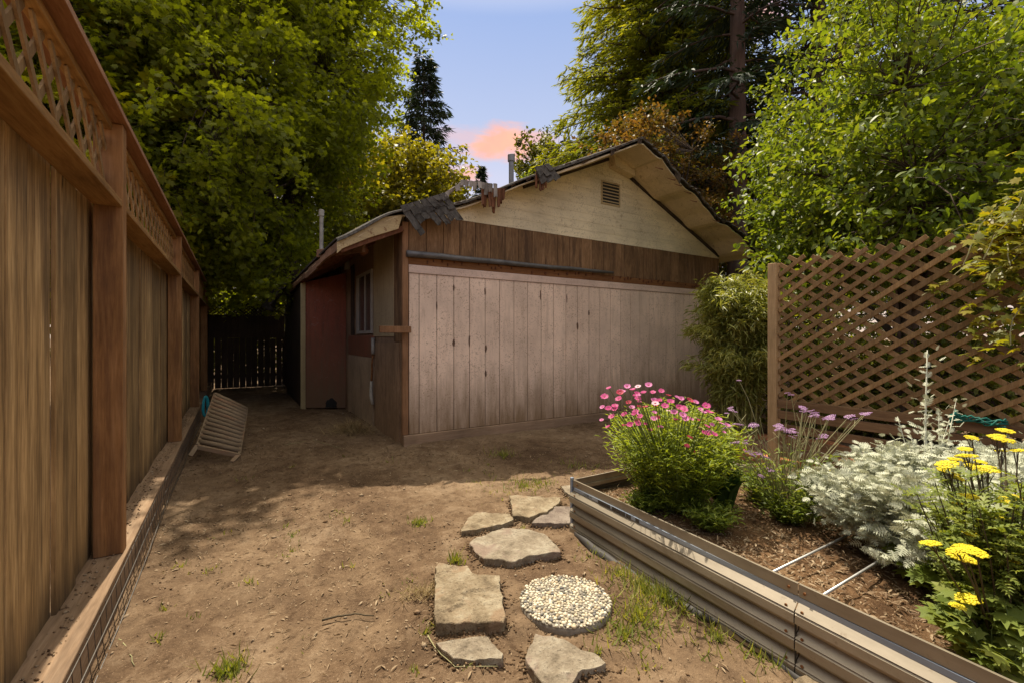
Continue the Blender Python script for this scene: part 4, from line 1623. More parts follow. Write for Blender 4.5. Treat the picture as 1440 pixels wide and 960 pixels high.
# curved brick edging and mulch
ec = on_z(1112, 637, 0)
mul = MB()
rows = []
N = 40
for k in range(9):
    r_ = .62 * k / 8
    rows.append([ec + Vector((r_ * math.cos(2 * math.pi * j / N), r_ * math.sin(2 * math.pi * j / N), .03 + .012 * (vn2([k * 2.], [j * 1.])[0] - .5))) for j in range(N + 1)])
mul.grid(rows)
tag(mul.build('mulch', M['mulch'], None, smooth=True), kind='structure')
eb = thing('curved_edging', 'curved terracotta brick edging round the mulched corner behind the flowers', 'edging', ec)
mb = MB()
for k in range(22):
    a0_, a1_ = 2 * math.pi * k / 22, 2 * math.pi * (k + .95) / 22
    q = []
    for a, r_ in ((a0_, .62), (a1_, .62), (a1_, .76), (a0_, .76)):
        q.append(ec + Vector((r_ * math.cos(a), r_ * math.sin(a), -.02)))
    mb.prism(q, (0, 0, .10 + R.uniform(-.01, .015)))
mb.build('bricks', M['terracotta'], eb, bevel=.008)

# ------------------------------------------------------------------ garden plants
def stems_leaves(root, base, n, H, spread, lean, leaf_n, L, W, tmpl, mleaf, mstem, sr=.003, up=.5, zlo=.1, name='foliage', nr=.5, droop=.2, jit=.02):
    mb = MB()
    P, A = [], []
    tips = []
    for i in range(n):
        a = R.uniform(0, 2 * math.pi)
        r0 = spread * .35 * math.sqrt(R.random())
        r1 = spread * math.sqrt(R.random())
        h = H * R.uniform(.72, 1.05) * (1 - .28 * (r1 / spread) ** 2)
        b = Vector(base) + Vector((r0 * math.cos(a), r0 * math.sin(a), 0))
        e = Vector(base) + Vector((r1 * math.cos(a) + lean[0] * h, r1 * math.sin(a) + lean[1] * h, h))
        m = b.lerp(e, .5) + Vector((R.uniform(-1, 1), R.uniform(-1, 1), .4)) * h * .07
        pts = [b, b.lerp(m, .5) + Vector((0, 0, .01)), m, m.lerp(e, .5) + Vector((R.uniform(-1, 1), R.uniform(-1, 1), 0)) * .01, e]
        mb.tube(pts, [sr, sr, sr * .8, sr * .7, sr * .5], 4, cap=False)
        tips.append((e, (e - m).normalized()))
        for k in range(leaf_n):
            f = zlo + (1 - zlo) * R.random()
            q = f * 4
            j = min(3, int(q))
            p = pts[j].lerp(pts[j + 1], q - j)
            P.append(p + Vector((R.gauss(0, jit), R.gauss(0, jit), R.gauss(0, jit * .5))))
            an = R.uniform(0, 2 * math.pi)
            A.append(Vector((math.cos(an), math.sin(an), up + R.uniform(-.4, .4) - droop)))
    mb.build('stems', mstem, root, smooth=True, recalc=False)
    P, A = np.array(P), np.array(A)
    m = len(P)
    s = .6 + .7 * rng.random(m)
    leaves(name, P, A, rand_unit(m) * nr + np.array([0, 0, 1.]), L * s, W * s, tmpl, mleaf, root)
    return tips


def petal_mesh(name, mats, n, r, wid, cup):
    mb = MB()
    for k in range(n):
        a = 2 * math.pi * k / n + R.uniform(-.08, .08)
        d = Vector((math.cos(a), math.sin(a), 0))
        s = Vector((-d.y, d.x, 0))
        rr_ = r * R.uniform(.88, 1.08)
        mb.add([d * r * .15, d * rr_ * .6 + s * wid + Vector((0, 0, cup * .6)), d * rr_ + s * wid * .55 + Vector((0, 0, cup)), d * rr_ - s * wid * .55 + Vector((0, 0, cup)), d * rr_ * .6 - s * wid + Vector((0, 0, cup * .6))],
               [(0, 1, 2, 3, 4)])
    mb.cur = 1
    for ring, (rr_, z_) in enumerate(((.32, .1), (.22, .22))):
        pass
    m = 10
    vs = [Vector((r * .3 * math.cos(2 * math.pi * j / m), r * .3 * math.sin(2 * math.pi * j / m), .002)) for j in range(m)]
    v2 = [Vector((r * .2 * math.cos(2 * math.pi * j / m), r * .2 * math.sin(2 * math.pi * j / m), r * .16)) for j in range(m)]
    mb.add(vs + v2 + [Vector((0, 0, r * .2))], [(j, (j + 1) % m, m + (j + 1) % m, m + j) for j in range(m)] + [(m + j, m + (j + 1) % m, 2 * m) for j in range(m)])
    me = bpy.data.meshes.new(name)
    me.from_pydata([tuple(v) for v in mb.v], [], mb.f)
    for mm in mats:
        me.materials.append(mm)
    me.polygons.foreach_set('material_index', mb.m)
    return me


# pink daisies
dbase = Vector((2.56, 2.06, .24))
daisy = thing('daisy_bush', 'bushy daisy plant covered in pink and crimson flowers, far end of planter', 'flowering plant', dbase)
tips = stems_leaves(daisy, dbase, 260, .72, .48, (0, 0), 74, .055, .0085, LEAF, M['l_daisy'], M['stem'], .0028, .55, .06, jit=.028)
fm = [petal_mesh('daisy_flower', [M[k], M['pc']], 16, .033, .0065, c) for k, c in (('p1', .006), ('p1', .014), ('p2', .008), ('p2', .016), ('p3', .004), ('p4', .012))]
fstem = MB()
pl = [(850, 557), (870, 560), (856, 545), (882, 543), (897, 543), (912, 541), (905, 552), (893, 556), (884, 566), (918, 551), (930, 549), (865, 575), (847, 572), (846, 590), (878, 583), (900, 572), (908, 572), (920, 580), (877, 598), (900, 585), (940, 556), (925, 563),
      (952, 558), (958, 560), (943, 565), (940, 577), (955, 573), (970, 563), (962, 572), (978, 565), (985, 575), (993, 570), (968, 587), (980, 588), (950, 590), (990, 590), (1001, 597), (1010, 590), (1014, 595), (1022, 598), (925, 587), (908, 596), (886, 597), (855, 600),
      (970, 615), (977, 622), (966, 627), (981, 636), (960, 583), (935, 570), (890, 548), (872, 552), (1000, 580), (948, 580), (928, 600), (915, 604), (860, 585), (1005, 610), (985, 600), (1043, 632), (1060, 655), (1062, 668), (1018, 607), (996, 610)]
pl += [(R.uniform(848, 1000), 0) for _ in range(32)]
pl = [(a, b if b else 545 + (a - 848) * .27 + R.uniform(-6, 38)) for a, b in pl]
for i, (px, py) in enumerate(pl):
    p = on_s(px, py, 2.86 + R.uniform(-.3, .12))
    if px > 1030:
        p = on_s(px, py, 3.3)
    k = R.choices(range(6), (5, 5, 4, 3, 1.3, 3))[0]
    if i in (44, 45, 46, 47):
        k = 5
    o = bpy.data.objects.new('flower', fm[k])
    COL.objects.link(o)
    o.parent = daisy
    o.location = p - dbase
    dirv = Vector((p.x - dbase.x, p.y - dbase.y, 0)) * 1.0 + Vector((R.uniform(-.35, .35), R.uniform(-.5, .15), 1.1))
    o.rotation_euler = dirv.to_track_quat('Z', 'Y').to_euler()
    o.scale = (R.uniform(.42, .72),) * 3
    q = dbase + Vector(((p.x - dbase.x) * .55, (p.y - dbase.y) * .55, (p.z - dbase.z) * .6))
    fstem = MB()
    fstem.tube([q, q.lerp(p, .5) + Vector((0, 0, .01)), p], [.0025, .002, .0018], 4, cap=False)
    fstem.build('stalk', M['stem'], daisy, recalc=False)

# broad leaved plant
bb = on_z(1020, 722, .25)
bl = thing('leafy_plant', 'upright broad leaved dock plant beside the pink daisies', 'plant', bb)
mb = MB()
for i in range(11):
    a = R.uniform(0, 2 * math.pi)
    h = R.uniform(.24, .40)
    out = R.uniform(.05, .16)
    d = Vector((math.cos(a), math.sin(a), 0))
    s = Vector((-d.y, d.x, 0))
    rows = []
    for k in range(8):
        f = k / 7
        c = bb + d * (out * f ** 1.3 + .02) + Vector((0, 0, h * f - .10 * f ** 4))
        wd = .055 * math.sin(math.pi * min(1, f * .9 + .08)) ** .8 * (1 if f > .12 else .4)
        rip = .006 * math.sin(k * 2.1 + i)
        rows.append([c - s * wd + d * (rip - .006), c - s * wd * .5 + d * .004, c - d * .01, c + s * wd * .5 + d * .004, c + s * wd + d * (-rip - .006)])
    mb.grid(rows)
mb.build('leaf_rosette', M['l_broad'], bl, smooth=True, recalc=False)

# silver dusty miller plants
def floret_stem(root, base, tip, n, L, W, mat, stem, r=.006):
    mb = MB()
    base, tip = Vector(base), Vector(tip)
    m = base.lerp(tip, .5) + Vector((R.uniform(-.02, .02), R.uniform(-.02, .02), .02))
    pts = [base, base.lerp(m, .5), m, m.lerp(tip, .5), tip]
    mb.tube(pts, [r, r * .9, r * .8, r * .6, r * .4], 6)
    mb.build('stem', stem, root, smooth=True, recalc=False)
    P, A = [], []
    for k in range(n):
        f = .12 + .88 * (k + R.random()) / n
        q = f * 4
        j = min(3, int(q))
        P.append(pts[j].lerp(pts[j + 1], q - j))
        an = k * 2.4
        A.append(Vector((math.cos(an) * R.uniform(.3, 1), math.sin(an) * R.uniform(.3, 1), R.uniform(-.3, 1.0))))
        if k % 3 == 0:
            P[-1] = P[-1] + Vector((math.cos(an), math.sin(an), .3)) * R.uniform(.02, .07)
    s = np.linspace(1.15, .6, n) * (.8 + .4 * rng.random(n))
    leaves('spike_leaves', np.array(P), np.array(A), rand_unit(n) * .5 + np.array([0, 0, 1.]), L * s, W * s, LOBED, mat, root)


d1 = Vector((3.05, .80, .24))
dm = thing('dusty_miller', 'silver leaved dusty miller with a tall spike in front of the lattice', 'plant', d1)
stems_leaves(dm, d1, 120, .60, .56, (-.05, .08), 80, .048, .040, LOBED, M['l_silver'], M['silverstem'], .004, .5, .5, droop=.5, jit=.034, nr=1.3)
stems_leaves(dm, d1, 50, .30, .55, (-.1, -.1), 50, .05, .042, LOBED, M['l_silver'], M['silverstem'], .0035, .3, .4, name='lower_foliage', droop=.6, jit=.03, nr=1.2)
tp0 = on_s(1304, 492, 2.62)
floret_stem(dm, d1 + Vector((.1, .1, .2)), tp0, 40, .06, .045, M['l_silver'], M['silverstem'])
for px, py, s_ in ((1262, 585, 2.6), (1335, 590, 2.6), (1280, 610, 2.5), (1320, 575, 2.7), (1245, 625, 2.6), (1300, 560, 2.6), (1360, 620, 2.5), (1268, 640, 2.4), (1310, 620, 2.4), (1345, 560, 2.7), (1225, 655, 2.5)):
    floret_stem(dm, d1 + Vector((.08, .08, .15)), on_s(px, py, s_), 40, .055, .045, M['l_silver'], M['silverstem'], .004)
d2 = Vector((3.22, .55, .24))
dm2 = thing('dusty_miller', 'lower silver dusty miller behind the yellow yarrow, edge of photo', 'plant', d2)
stems_leaves(dm2, d2, 100, .66, .46, (0, 0), 80, .048, .040, LOBED, M['l_silver'], M['silverstem'], .004, .5, .45, droop=.5, jit=.034, nr=1.3)

# yarrow
yb = Vector((2.42, .46, .23))
ya = thing('yarrow_plant', 'tall yarrow with flat yellow flower heads by the planter edge', 'flowering plant', yb)
stems_leaves(ya, yb, 80, .72, .26, (0, 0), 30, .085, .038, LOBED, M['l_yarrow'], M['darkstem'], .0035, .45, .04, jit=.02)


def umbel_mesh(name, r, n, mat):
    V, Fc = [], []
    b = 0
    out_v, out_f = [], []
    cnt = 0
    for i in range(n):
        a = i * 2.399
        q = math.sqrt((i + .5) / n)
        c = np.array([r * q * math.cos(a), r * q * math.sin(a), -.16 * r * q * q + R.uniform(-.05, .05) * r])
        e = np.array([r * .16, r * .16, r * .09]) * R.uniform(.8, 1.25)
        out_v.append(ico_low_v * e + c)
        out_f.append(ico_low_f + cnt)
        cnt += len(ico_low_v)
    me = bpy.data.meshes.new(name)
    me.from_pydata(np.concatenate(out_v).tolist(), [], np.concatenate(out_f).tolist())
    me.materials.append(mat)
    return me


bm = bmesh.new()
bmesh.ops.create_icosphere(bm, subdivisions=1, radius=1)
ico_low_v = np.array([v.co[:] for v in bm.verts])
ico_low_f = np.array([[v.index for v in f.verts] for f in bm.faces])
bm.free()
um = [umbel_mesh('yarrow_head', .04, 46, M['yellowfl']), umbel_mesh('yarrow_head', .042, 60, M['yellowfl'])]
st = MB()
heads = [(270, 85, 1.95), (355, 78, 1.9), (385, 92, 1.85), (390, 60, 2.0), (435, 130, 1.8), (245, 125, 1.85), (250, 148, 1.75), (180, 178, 1.75), (215, 162, 1.8), (185, 203, 1.8), (325, 195, 1.75), (285, 190, 1.8), (265, 293, 1.7), (400, 305, 1.6), (430, 300, 1.7),
         (120, 458, 1.55), (215, 485, 1.42), (285, 490, 1.4), (240, 470, 1.5), (235, 508, 1.45), (220, 683, 1.5), (255, 655, 1.55), (450, 437, 1.6), (265, 425, 1.6), (230, 320, 1.75), (350, 415, 1.65), (400, 510, 1.55), (290, 382, 1.7), (380, 370, 1.7), (300, 170, 1.8), (375, 132, 1.9), (215, 225, 1.8)]
for i, (a, b, s_) in enumerate(heads):
    p = on_s(1260 + a / 2.528, 580 + b / 2.528, s_)
    o = bpy.data.objects.new('flower_head', um[i % 2])
    COL.objects.link(o)
    o.parent = ya
    o.location = p - yb
    o.rotation_euler = (R.uniform(-.25, .25), R.uniform(-.25, .25), R.uniform(0, 6))
    sc_ = R.uniform(.5, .85)
    o.scale = (sc_, sc_, sc_)
    q = yb + Vector(((p.x - yb.x) * .2, (p.y - yb.y) * .2, 0))
    m = q.lerp(p, .55) + Vector((R.uniform(-.02, .02), R.uniform(-.02, .02), .03))
    st.tube([q, q.lerp(m, .5), m, m.lerp(p, .6), p - Vector((0, 0, .004))], [.004, .0035, .003, .0025, .002], 5, cap=False)
    for k in range(6):
        st.tube([m.lerp(p, .75), p + Vector((R.uniform(-.022, .022), R.uniform(-.022, .022), -.006))], [.0014, .001], 3, cap=False)
st.build('stems', M['darkstem'], ya, recalc=False)
# lobed leaf weed at yarrow's foot
wb = on_z(1318, 836, .24)
wd_ = thing('mallow_plant', 'small lobed leaf plant between dusty miller and yarrow', 'plant', wb)
stems_leaves(wd_, wb, 26, .22, .15, (0, 0), 4, .075, .08, MAPLE, M['l_weed'], M['stem'], .002, .3, .3)

# verbena
vb = Vector((3.05, 1.55, .24))
ve = thing('verbena_plant', 'airy purple verbena on thin stems in front of the lattice post', 'flowering plant', vb)
vm = umbel_mesh('verbena_head', .024, 26, M['lilac'])
vh = [(375, 115), (395, 128), (430, 135), (440, 155), (510, 150), (500, 165), (620, 165), (670, 140), (260, 195), (250, 215), (310, 225), (290, 215), (340, 245), (475, 245), (135, 195), (300, 40), (10, 195), (30, 120), (160, 335), (180, 345), (120, 330), (35, 280), (410, 740), (460, 700), (615, 330),
      (90, 270), (215, 405), (320, 375), (410, 430), (330, 225), (415, 150), (175, 440), (370, 130), (60, 190)]
vh += [(a + R.uniform(-22, 22), b + R.uniform(-14, 14)) for a, b in vh[:28]]
st = MB()
for i, (a, b) in enumerate(vh):
    p = on_s(1020 + a / 3.43, 540 + b / 3.43, 2.85 + R.uniform(-.25, .25))
    o = bpy.data.objects.new('flower_head', vm)
    COL.objects.link(o)
    o.parent = ve
    o.location = p - vb
    o.rotation_euler = (R.uniform(-.4, .4), R.uniform(-.4, .4), R.uniform(0, 6))
    sc_ = R.uniform(.6, 1.35)
    o.scale = (sc_, sc_, sc_ * .9)
    q = vb + Vector((R.uniform(-.08, .08), R.uniform(-.08, .08), 0))
    m = q.lerp(p, .5) + Vector((R.uniform(-.03, .03), R.uniform(-.03, .03), .05))
    st.tube([q, q.lerp(m, .5), m, m.lerp(p, .5), p], [.0034, .003, .0025, .002, .0016], 5, cap=False)
    for k in range(2):
        f = m.lerp(p, R.uniform(.1, .8))
        st.tube([f, f + Vector((R.uniform(-.06, .06), R.uniform(-.06, .06), R.uniform(.03, .09)))], [.0016, .001], 3, cap=False)
st.build('stems', M['drystem'], ve, recalc=False)
stems_leaves(ve, vb, 60, .46, .42, (0, 0), 9, .07, .012, LEAF, M['l_weed'], M['stem'], .0024, .4, .05)
# stray stem at the left with its head
sb = Vector((3.4, 2.2, .24))
ss = thing('verbena_plant', 'lone branching verbena stem rising between daisies and bamboo', 'flowering plant', sb)
st = MB()
pp = [on_s(1085, 668, 3.62), on_s(1065, 600, 3.62), on_s(1052, 560, 3.62), on_s(1039, 534, 3.62)]
st.tube([sb] + pp, [.004, .004, .0035, .003, .0025], 5)
st.tube([pp[0], on_s(1048, 600, 3.6), on_s(1028, 577, 3.6)], [.003, .0025, .002], 4)
st.tube([pp[0], on_s(1080, 640, 3.6), on_s(1068, 585, 3.6)], [.003, .0025, .002], 4)
st.build('stems', M['drystem'], ss, recalc=False)
for p in (pp[3], on_s(1028, 576, 3.6), on_s(1022, 580, 3.6), on_s(1034, 578, 3.6)):
    o = bpy.data.objects.new('flower_head', vm)
    COL.objects.link(o)
    o.parent = ss
    o.location = p - sb
    o.scale = (.8, .8, .9)

# low green growth in the bed
for i, (px, py, n_, h, sp, lab) in enumerate([(1150, 715, 34, .22, .13, 'dark leafy weed at the left foot of the dusty miller'), (1075, 705, 60, .26, .22, 'low feathery green growth below the verbena'),
                                              (1000, 742, 44, .16, .2, 'short green sprigs trailing under the daisies'), (1110, 735, 40, .2, .16, 'loose green sprigs on the bare soil'),
                                              (905, 722, 36, .17, .12, 'thin green sprigs against the inner planter wall')]):
    b_ = on_z(px, py, .25)
    g_ = thing('green_weed', lab, 'plant', b_)
    if i == 0:
        stems_leaves(g_, b_, n_, h, sp, (0, 0), 6, .09, .034, LEAF, M['l_broad'], M['stem'], .0022, .5, .1)
    else:
        stems_leaves(g_, b_, n_, h, sp, (0, 0), 20, .045, .010, LEAF, M['l_weed'], M['stem'], .0018, .5, .05)
b_ = on_z(1395, 940, .24)
g_ = thing('green_weed', 'spreading lobed green leaves under the yellow yarrow', 'plant', b_)
stems_leaves(g_, b_, 40, .3, .2, (0, 0), 7, .07, .06, MAPLE, M['l_yarrow'], M['stem'], .002, .3, .2)
b_ = on_z(1172, 690, .25)
g_ = thing('marigold_flower', 'single small yellow flower at the edge of the dusty miller', 'flower', b_)
stems_leaves(g_, b_, 6, .16, .05, (0, 0), 5, .05, .015, LEAF, M['l_weed'], M['stem'], .002, .5, .1)
o = bpy.data.objects.new('flower', petal_mesh('yellow_flower', [M['yellowfl'], M['yellowfl']], 14, .03, .007, .006))
COL.objects.link(o)
o.parent = g_
o.location = on_s(1172, 663, 2.9) - b_

# bamboo
bz = Vector((5.98, 3.72, 0))
bam = thing('bamboo_clump', 'dense arching bamboo clump between the shed and the lattice screen', 'bamboo', bz)
mb = MB()
P, A = [], []
for i in range(170):
    a = R.uniform(0, 2 * math.pi)
    r1 = .72 * math.sqrt(R.random())
    h = R.uniform(1.2, 2.75) * (1 - .16 * r1)
    b = bz + Vector((.3 * math.cos(a) * R.random(), .3 * math.sin(a) * R.random(), 0))
    e = bz + Vector((r1 * math.cos(a), r1 * math.sin(a), h * .86))
    m = bz + Vector((r1 * .45 * math.cos(a), r1 * .45 * math.sin(a), h * .72))
    pts = []
    for k in range(8):
        f = k / 7
        p = b * (1 - f) ** 2 + m * 2 * f * (1 - f) + e * f * f + Vector((0, 0, h * .16 * math.sin(math.pi * f)))
        pts.append(p)
    mb.tube(pts, [.007 * (1 - .7 * k / 7) for k in range(8)], 4, cap=False)
    for k in range(95):
        f = R.uniform(.12, 1) ** .8
        q = f * 7
        j = min(6, int(q))
        p = pts[j].lerp(pts[j + 1], q - j) + Vector((R.gauss(0, .06), R.gauss(0, .06), R.gauss(0, .04)))
        P.append(p)
        an = R.uniform(0, 2 * math.pi)
        A.append(Vector((math.cos(an) + .6 * math.cos(a), math.sin(an) + .6 * math.sin(a), R.uniform(-1.3, .1))))
mb.build('canes', M['cane'], bam, recalc=False)
P, A = np.array(P), np.array(A)
n = len(P)
s = .7 + .6 * rng.random(n)
leaves('foliage', P, A, rand_unit(n) * .6 + np.array([0, 0, 1.]), .12 * s, .017 * s, LEAF, M['l_bamboo'], bam)

# vine on the lattice
vc = on_x(1420, 560, LX - .03)
vine = thing('climbing_vine', 'yellow green climbing vine trailing over the lattice top', 'vine', vc)
mb = MB()
P, A = [], []
for i in range(46):
    y_ = R.uniform(-.5, .95)
    z_ = 2.15 + R.uniform(-.1, .35)
    p = Vector((LX - R.uniform(-.1, .25), y_, z_))
    pts = [p]
    d = Vector((R.uniform(-.5, .15), R.uniform(-.7, .5), R.uniform(-.9, .5)))
    ln = R.randint(4, 11)
    for k in range(ln):
        d = (d + Vector((R.uniform(-.4, .3), R.uniform(-.5, .5), R.uniform(-.45, .25)))).normalized()
        q = pts[-1] + d * .09
        q.x = min(LX + .2, max(LX - .4, q.x))
        pts.append(q)
        for _ in range(3):
            P.append(q + Vector((R.gauss(0, .035), R.gauss(0, .035), R.gauss(0, .03))))
            an = R.uniform(0, 2 * math.pi)
            A.append(Vector((math.cos(an) * .7 - .3, math.sin(an), R.uniform(-.7, .1))))
    mb.tube(pts, [.004] * len(pts), 4, cap=False)
for k in range(1500):
    P.append(Vector((LX + R.gauss(-.02, .14), R.uniform(-.7, 1.02), 2.2 + abs(R.gauss(0, .22)) - .15)))
    an = R.uniform(0, 2 * math.pi)
    A.append(Vector((math.cos(an), math.sin(an), R.uniform(-.6, .2))))
for k in range(520):
    P.append(Vector((LX - .05 - abs(R.gauss(0, .06)), R.uniform(-.7, 1.15), R.uniform(1.2, 2.2))))
    an = R.uniform(0, 2 * math.pi)
    A.append(Vector((math.cos(an) - .4, math.sin(an), R.uniform(-.6, .2))))
mb.tube([(LX - .06, .2, 0), (LX - .08, .3, .7), (LX - .05, .5, 1.4), (LX - .08, .45, 2.2)], [.016, .014, .011, .008], 6)
mb.build('stems', M['drystem'], vine, recalc=False)
P, A = np.array(P), np.array(A)
n = len(P)
s = .6 + .7 * rng.random(n)
leaves('foliage', P, A, rand_unit(n) * .7 + np.array([-.4, 0, .8]), .075 * s, .065 * s, MAPLE, M['l_vine'], vine)

# ------------------------------------------------------------------ trees
def at(px, s):
    v = on_s(px, 475, s)
    return Vector((v.x, v.y, -.05))


b = at(1275, 5.9)
broadleaf('apple_tree', 'leafy light green fruit tree behind the lattice screen', 'tree', b, (b.x, b.y, 3.35), (2.25, 2.1, 2.5), 950, 46, .105, .052, M['l_apple'], M['bark'], .11, LEAF, .25, .5, 5, .25, .9, .5, 26, zmin=2.35, up=.7, keep=lambda P: P[:, 0] * DY - P[:, 1] * DX > 3.75)
b = at(1455, 7.5)
broadleaf('apple_tree', 'darker leafy tree behind the vine, edge of photo', 'tree', b, (b.x, b.y, 4.0), (2.3, 2.3, 2.9), 650, 44, .115, .056, M['l_apple'], M['bark'], .13, LEAF, .25, .5, 8, .30, .9, .5, 10, zmin=1.7, up=.7)

b = at(205, 10.5)
broadleaf('maple_tree', 'broad maple with deep shade leaning over the cedar fence', 'tree', b, (b.x + .4, b.y - 1.3, 6.3), (3.5, 3.6, 5.0), 2300, 40, .112, .112, M['l_maple'], M['bark'], .2, MAPLE, .35, .6, 11, .40, .9, .5, 14, zmin=2.0)
b = at(420, 13)
broadleaf('maple_tree', 'tall maple overhanging the passage beside the shed roof', 'tree', b, (b.x - .3, b.y - .6, 8.0), (4.3, 3.9, 6.4), 2500, 38, .12, .12, M['l_maple'], M['bark'], .24, MAPLE, .35, .65, 17, .40, .9, .5, 16, zmin=2.6, keep=lambda P: P[:, 0] < 2.5 + (P[:, 2] - 7.2) * .45 + 1.5 * vn3(P * .9, 4))
b = at(40, 7.6)
broadleaf('maple_tree', 'sunlit yellow green maple seen through the fence lattice', 'tree', b, (b.x, b.y, 4.6), (2.3, 2.3, 2.8), 700, 30, .16, .16, M['l_maple2'], M['bark'], .14, MAPLE, .35, .5, 23, .25, .8, .5, 10, zmin=1.6)
b = at(340, 17.5)
broadleaf('thicket_bush', 'tangled bush filling the gap beyond the picket gate', 'shrub', b, (b.x, b.y, 2.6), (3.2, 1.6, 2.8), 800, 30, .14, .10, M['l_thicket'], M['bark'], .08, LEAF, .3, .5, 29, .38, .9, .6, 14, zmin=.3, stems=3)
b = at(470, 15.5)
broadleaf('thicket_bush', 'green bush rising behind the left eave of the shed', 'shrub', b, (b.x, b.y, 3.6), (2.2, 1.8, 2.6), 500, 30, .16, .12, M['l_shrub'], M['bark'], .08, LEAF, .3, .5, 31, .3, .9, .6, 10, zmin=.5, stems=2)
b = at(565, 20)
broadleaf('lime_tree', 'yellow green sunlit tree rising behind the shed roof', 'tree', b, (b.x, b.y, 6.9), (3.4, 3.0, 3.2), 1100, 30, .2, .15, M['l_yellow'], M['bark'], .18, LEAF, .25, .7, 37, .25, .6, .5, 10, zmin=1.5)
b = at(735, 16)
broadleaf('ash_sapling', 'slender pale sapling tip beside the roof vent pipe', 'tree', b, (b.x, b.y, 5.6), (.6, .6, 1.5), 70, 24, .2, .1, M['l_apple'], M['bark'], .05, LEAF, .2, .5, 41, .25, .9, .5, 5)
b = at(925, 12.8)
broadleaf('bronze_tree', 'bronze orange leaved small tree behind the roof ridge', 'tree', b, (b.x, b.y, 5.3), (2.2, 1.6, 2.3), 640, 30, .12, .075, M['l_orange'], M['bark'], .1, LEAF, .2, .45, 43, .34, 1.3, .55, 10, zmin=1.0)
b = at(765, 22)
broadleaf('oak_tree', 'dark green tree at the left foot of the redwood', 'tree', b, (b.x + .6, b.y, 8.0), (2.0, 2.0, 4.0), 420, 28, .22, .14, M['l_dark'], M['bark'], .2, LEAF, .2, .6, 47, .3, .9, .5, 8, zmin=1.0)

G1 = 'redwoods behind the shed'
conifer('redwood_tree', 'broad sunlit olive green redwood towering over the shed roof', 'tree', at(930, 18.5), 30, 2.0, 6.3, 540, M['l_redwood'], M['redbark'], .42, .26, .30, .06, 19, 18, 5, .95, zcut=22, rag=.2)
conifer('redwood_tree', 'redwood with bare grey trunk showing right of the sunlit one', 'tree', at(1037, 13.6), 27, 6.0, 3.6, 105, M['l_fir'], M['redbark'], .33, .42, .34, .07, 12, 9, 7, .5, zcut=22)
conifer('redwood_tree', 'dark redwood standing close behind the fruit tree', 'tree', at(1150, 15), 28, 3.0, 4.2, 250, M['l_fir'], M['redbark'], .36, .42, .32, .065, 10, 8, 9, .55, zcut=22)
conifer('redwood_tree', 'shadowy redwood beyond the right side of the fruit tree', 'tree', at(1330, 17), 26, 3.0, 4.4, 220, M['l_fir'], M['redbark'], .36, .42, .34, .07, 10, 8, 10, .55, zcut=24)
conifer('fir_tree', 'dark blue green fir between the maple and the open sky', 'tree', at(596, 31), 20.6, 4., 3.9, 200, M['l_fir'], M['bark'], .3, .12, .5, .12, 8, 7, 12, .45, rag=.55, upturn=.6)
conifer('fir_tree', 'tiny far off fir tip above the torn roof edge', 'tree', at(677, 60), 24.3, 10., 3.2, 90, M['l_fir'], M['bark'], .35, .2, .8, .2, 6, 6, 13, .85)
b = at(650, 26)
broadleaf('lime_tree', 'second yellow green tree low behind the sagging roof', 'tree', b, (b.x, b.y, 5.9), (2.6, 2.2, 3.0), 420, 28, .22, .16, M['l_yellow'], M['bark'], .16, LEAF, .25, .7, 53, .25, .6, .5, 8, zmin=1.)

# shrubs behind the lattice
for i, (px, s_, h, r_, lab) in enumerate([(1135, 6.3, 1.9, .75, 'bushy green shrub directly behind the lattice post'), (1215, 6.6, 1.2, .7, 'low shaded shrub behind the middle of the lattice'),
                                          (1300, 6.0, 1.5, .7, 'green shrub under the fruit tree trunk'), (1420, 5.6, 1.6, .8, 'leafy shrub behind the vine covered lattice'), (1085, 8.6, 2.4, 1.0, 'tall green shrub behind the bamboo clump'),
                                          (1255, 8.6, 2.5, 1.1, 'tall dim shrub well behind the middle of the lattice'), (1365, 8.2, 2.5, 1.1, 'tall dim shrub behind the fruit tree trunk')]):
    b = at(px, s_)
    broadleaf('garden_shrub', lab, 'shrub', b, (b.x, b.y, h * .55), (r_, r_, h * .5), 150, 26, .085, .045, M['l_shrub'], M['bark'], .03, LEAF, .2, .3, 61 + i, .28, 1.5, .5, 7, zmin=.05, stems=2)

# far wood: one mass closing the view between the trunks
pts = []
for k in range(5200):
    px = R.uniform(-700, 1900)
    s_ = R.uniform(27, 40)
    top = 5.0 + 4.5 * vn2([px * .011], [2.])[0] + (4.5 if px > 830 or px < 430 else 0)
    z_ = top * math.sqrt(R.random())
    v = on_s(px, 475, s_)
    pts.append((v.x, v.y, z_))
C = np.array(pts)
n = len(C) * 9
ci = np.repeat(np.arange(len(C)), 9)
P = C[ci] + rng.normal(size=(n, 3)) * .55
s = .6 + .8 * rng.random(n)
tag(leaves('far_woods', P, rand_unit(n) + np.array([0, 0, -.2]), rand_unit(n) * .7 + np.array([0, -.2, .8]), .5 * s, .32 * s, LEAF, M['l_dark'], None), kind='stuff')

# ------------------------------------------------------------------ ground litter
def clear(x, y):
    return (x > -.48) & ((x < BX - .05 + .056 * (y - 2.575)) | (y > BY + .05)) & ~((x > SX0 - .02) & (y > FY - .06))


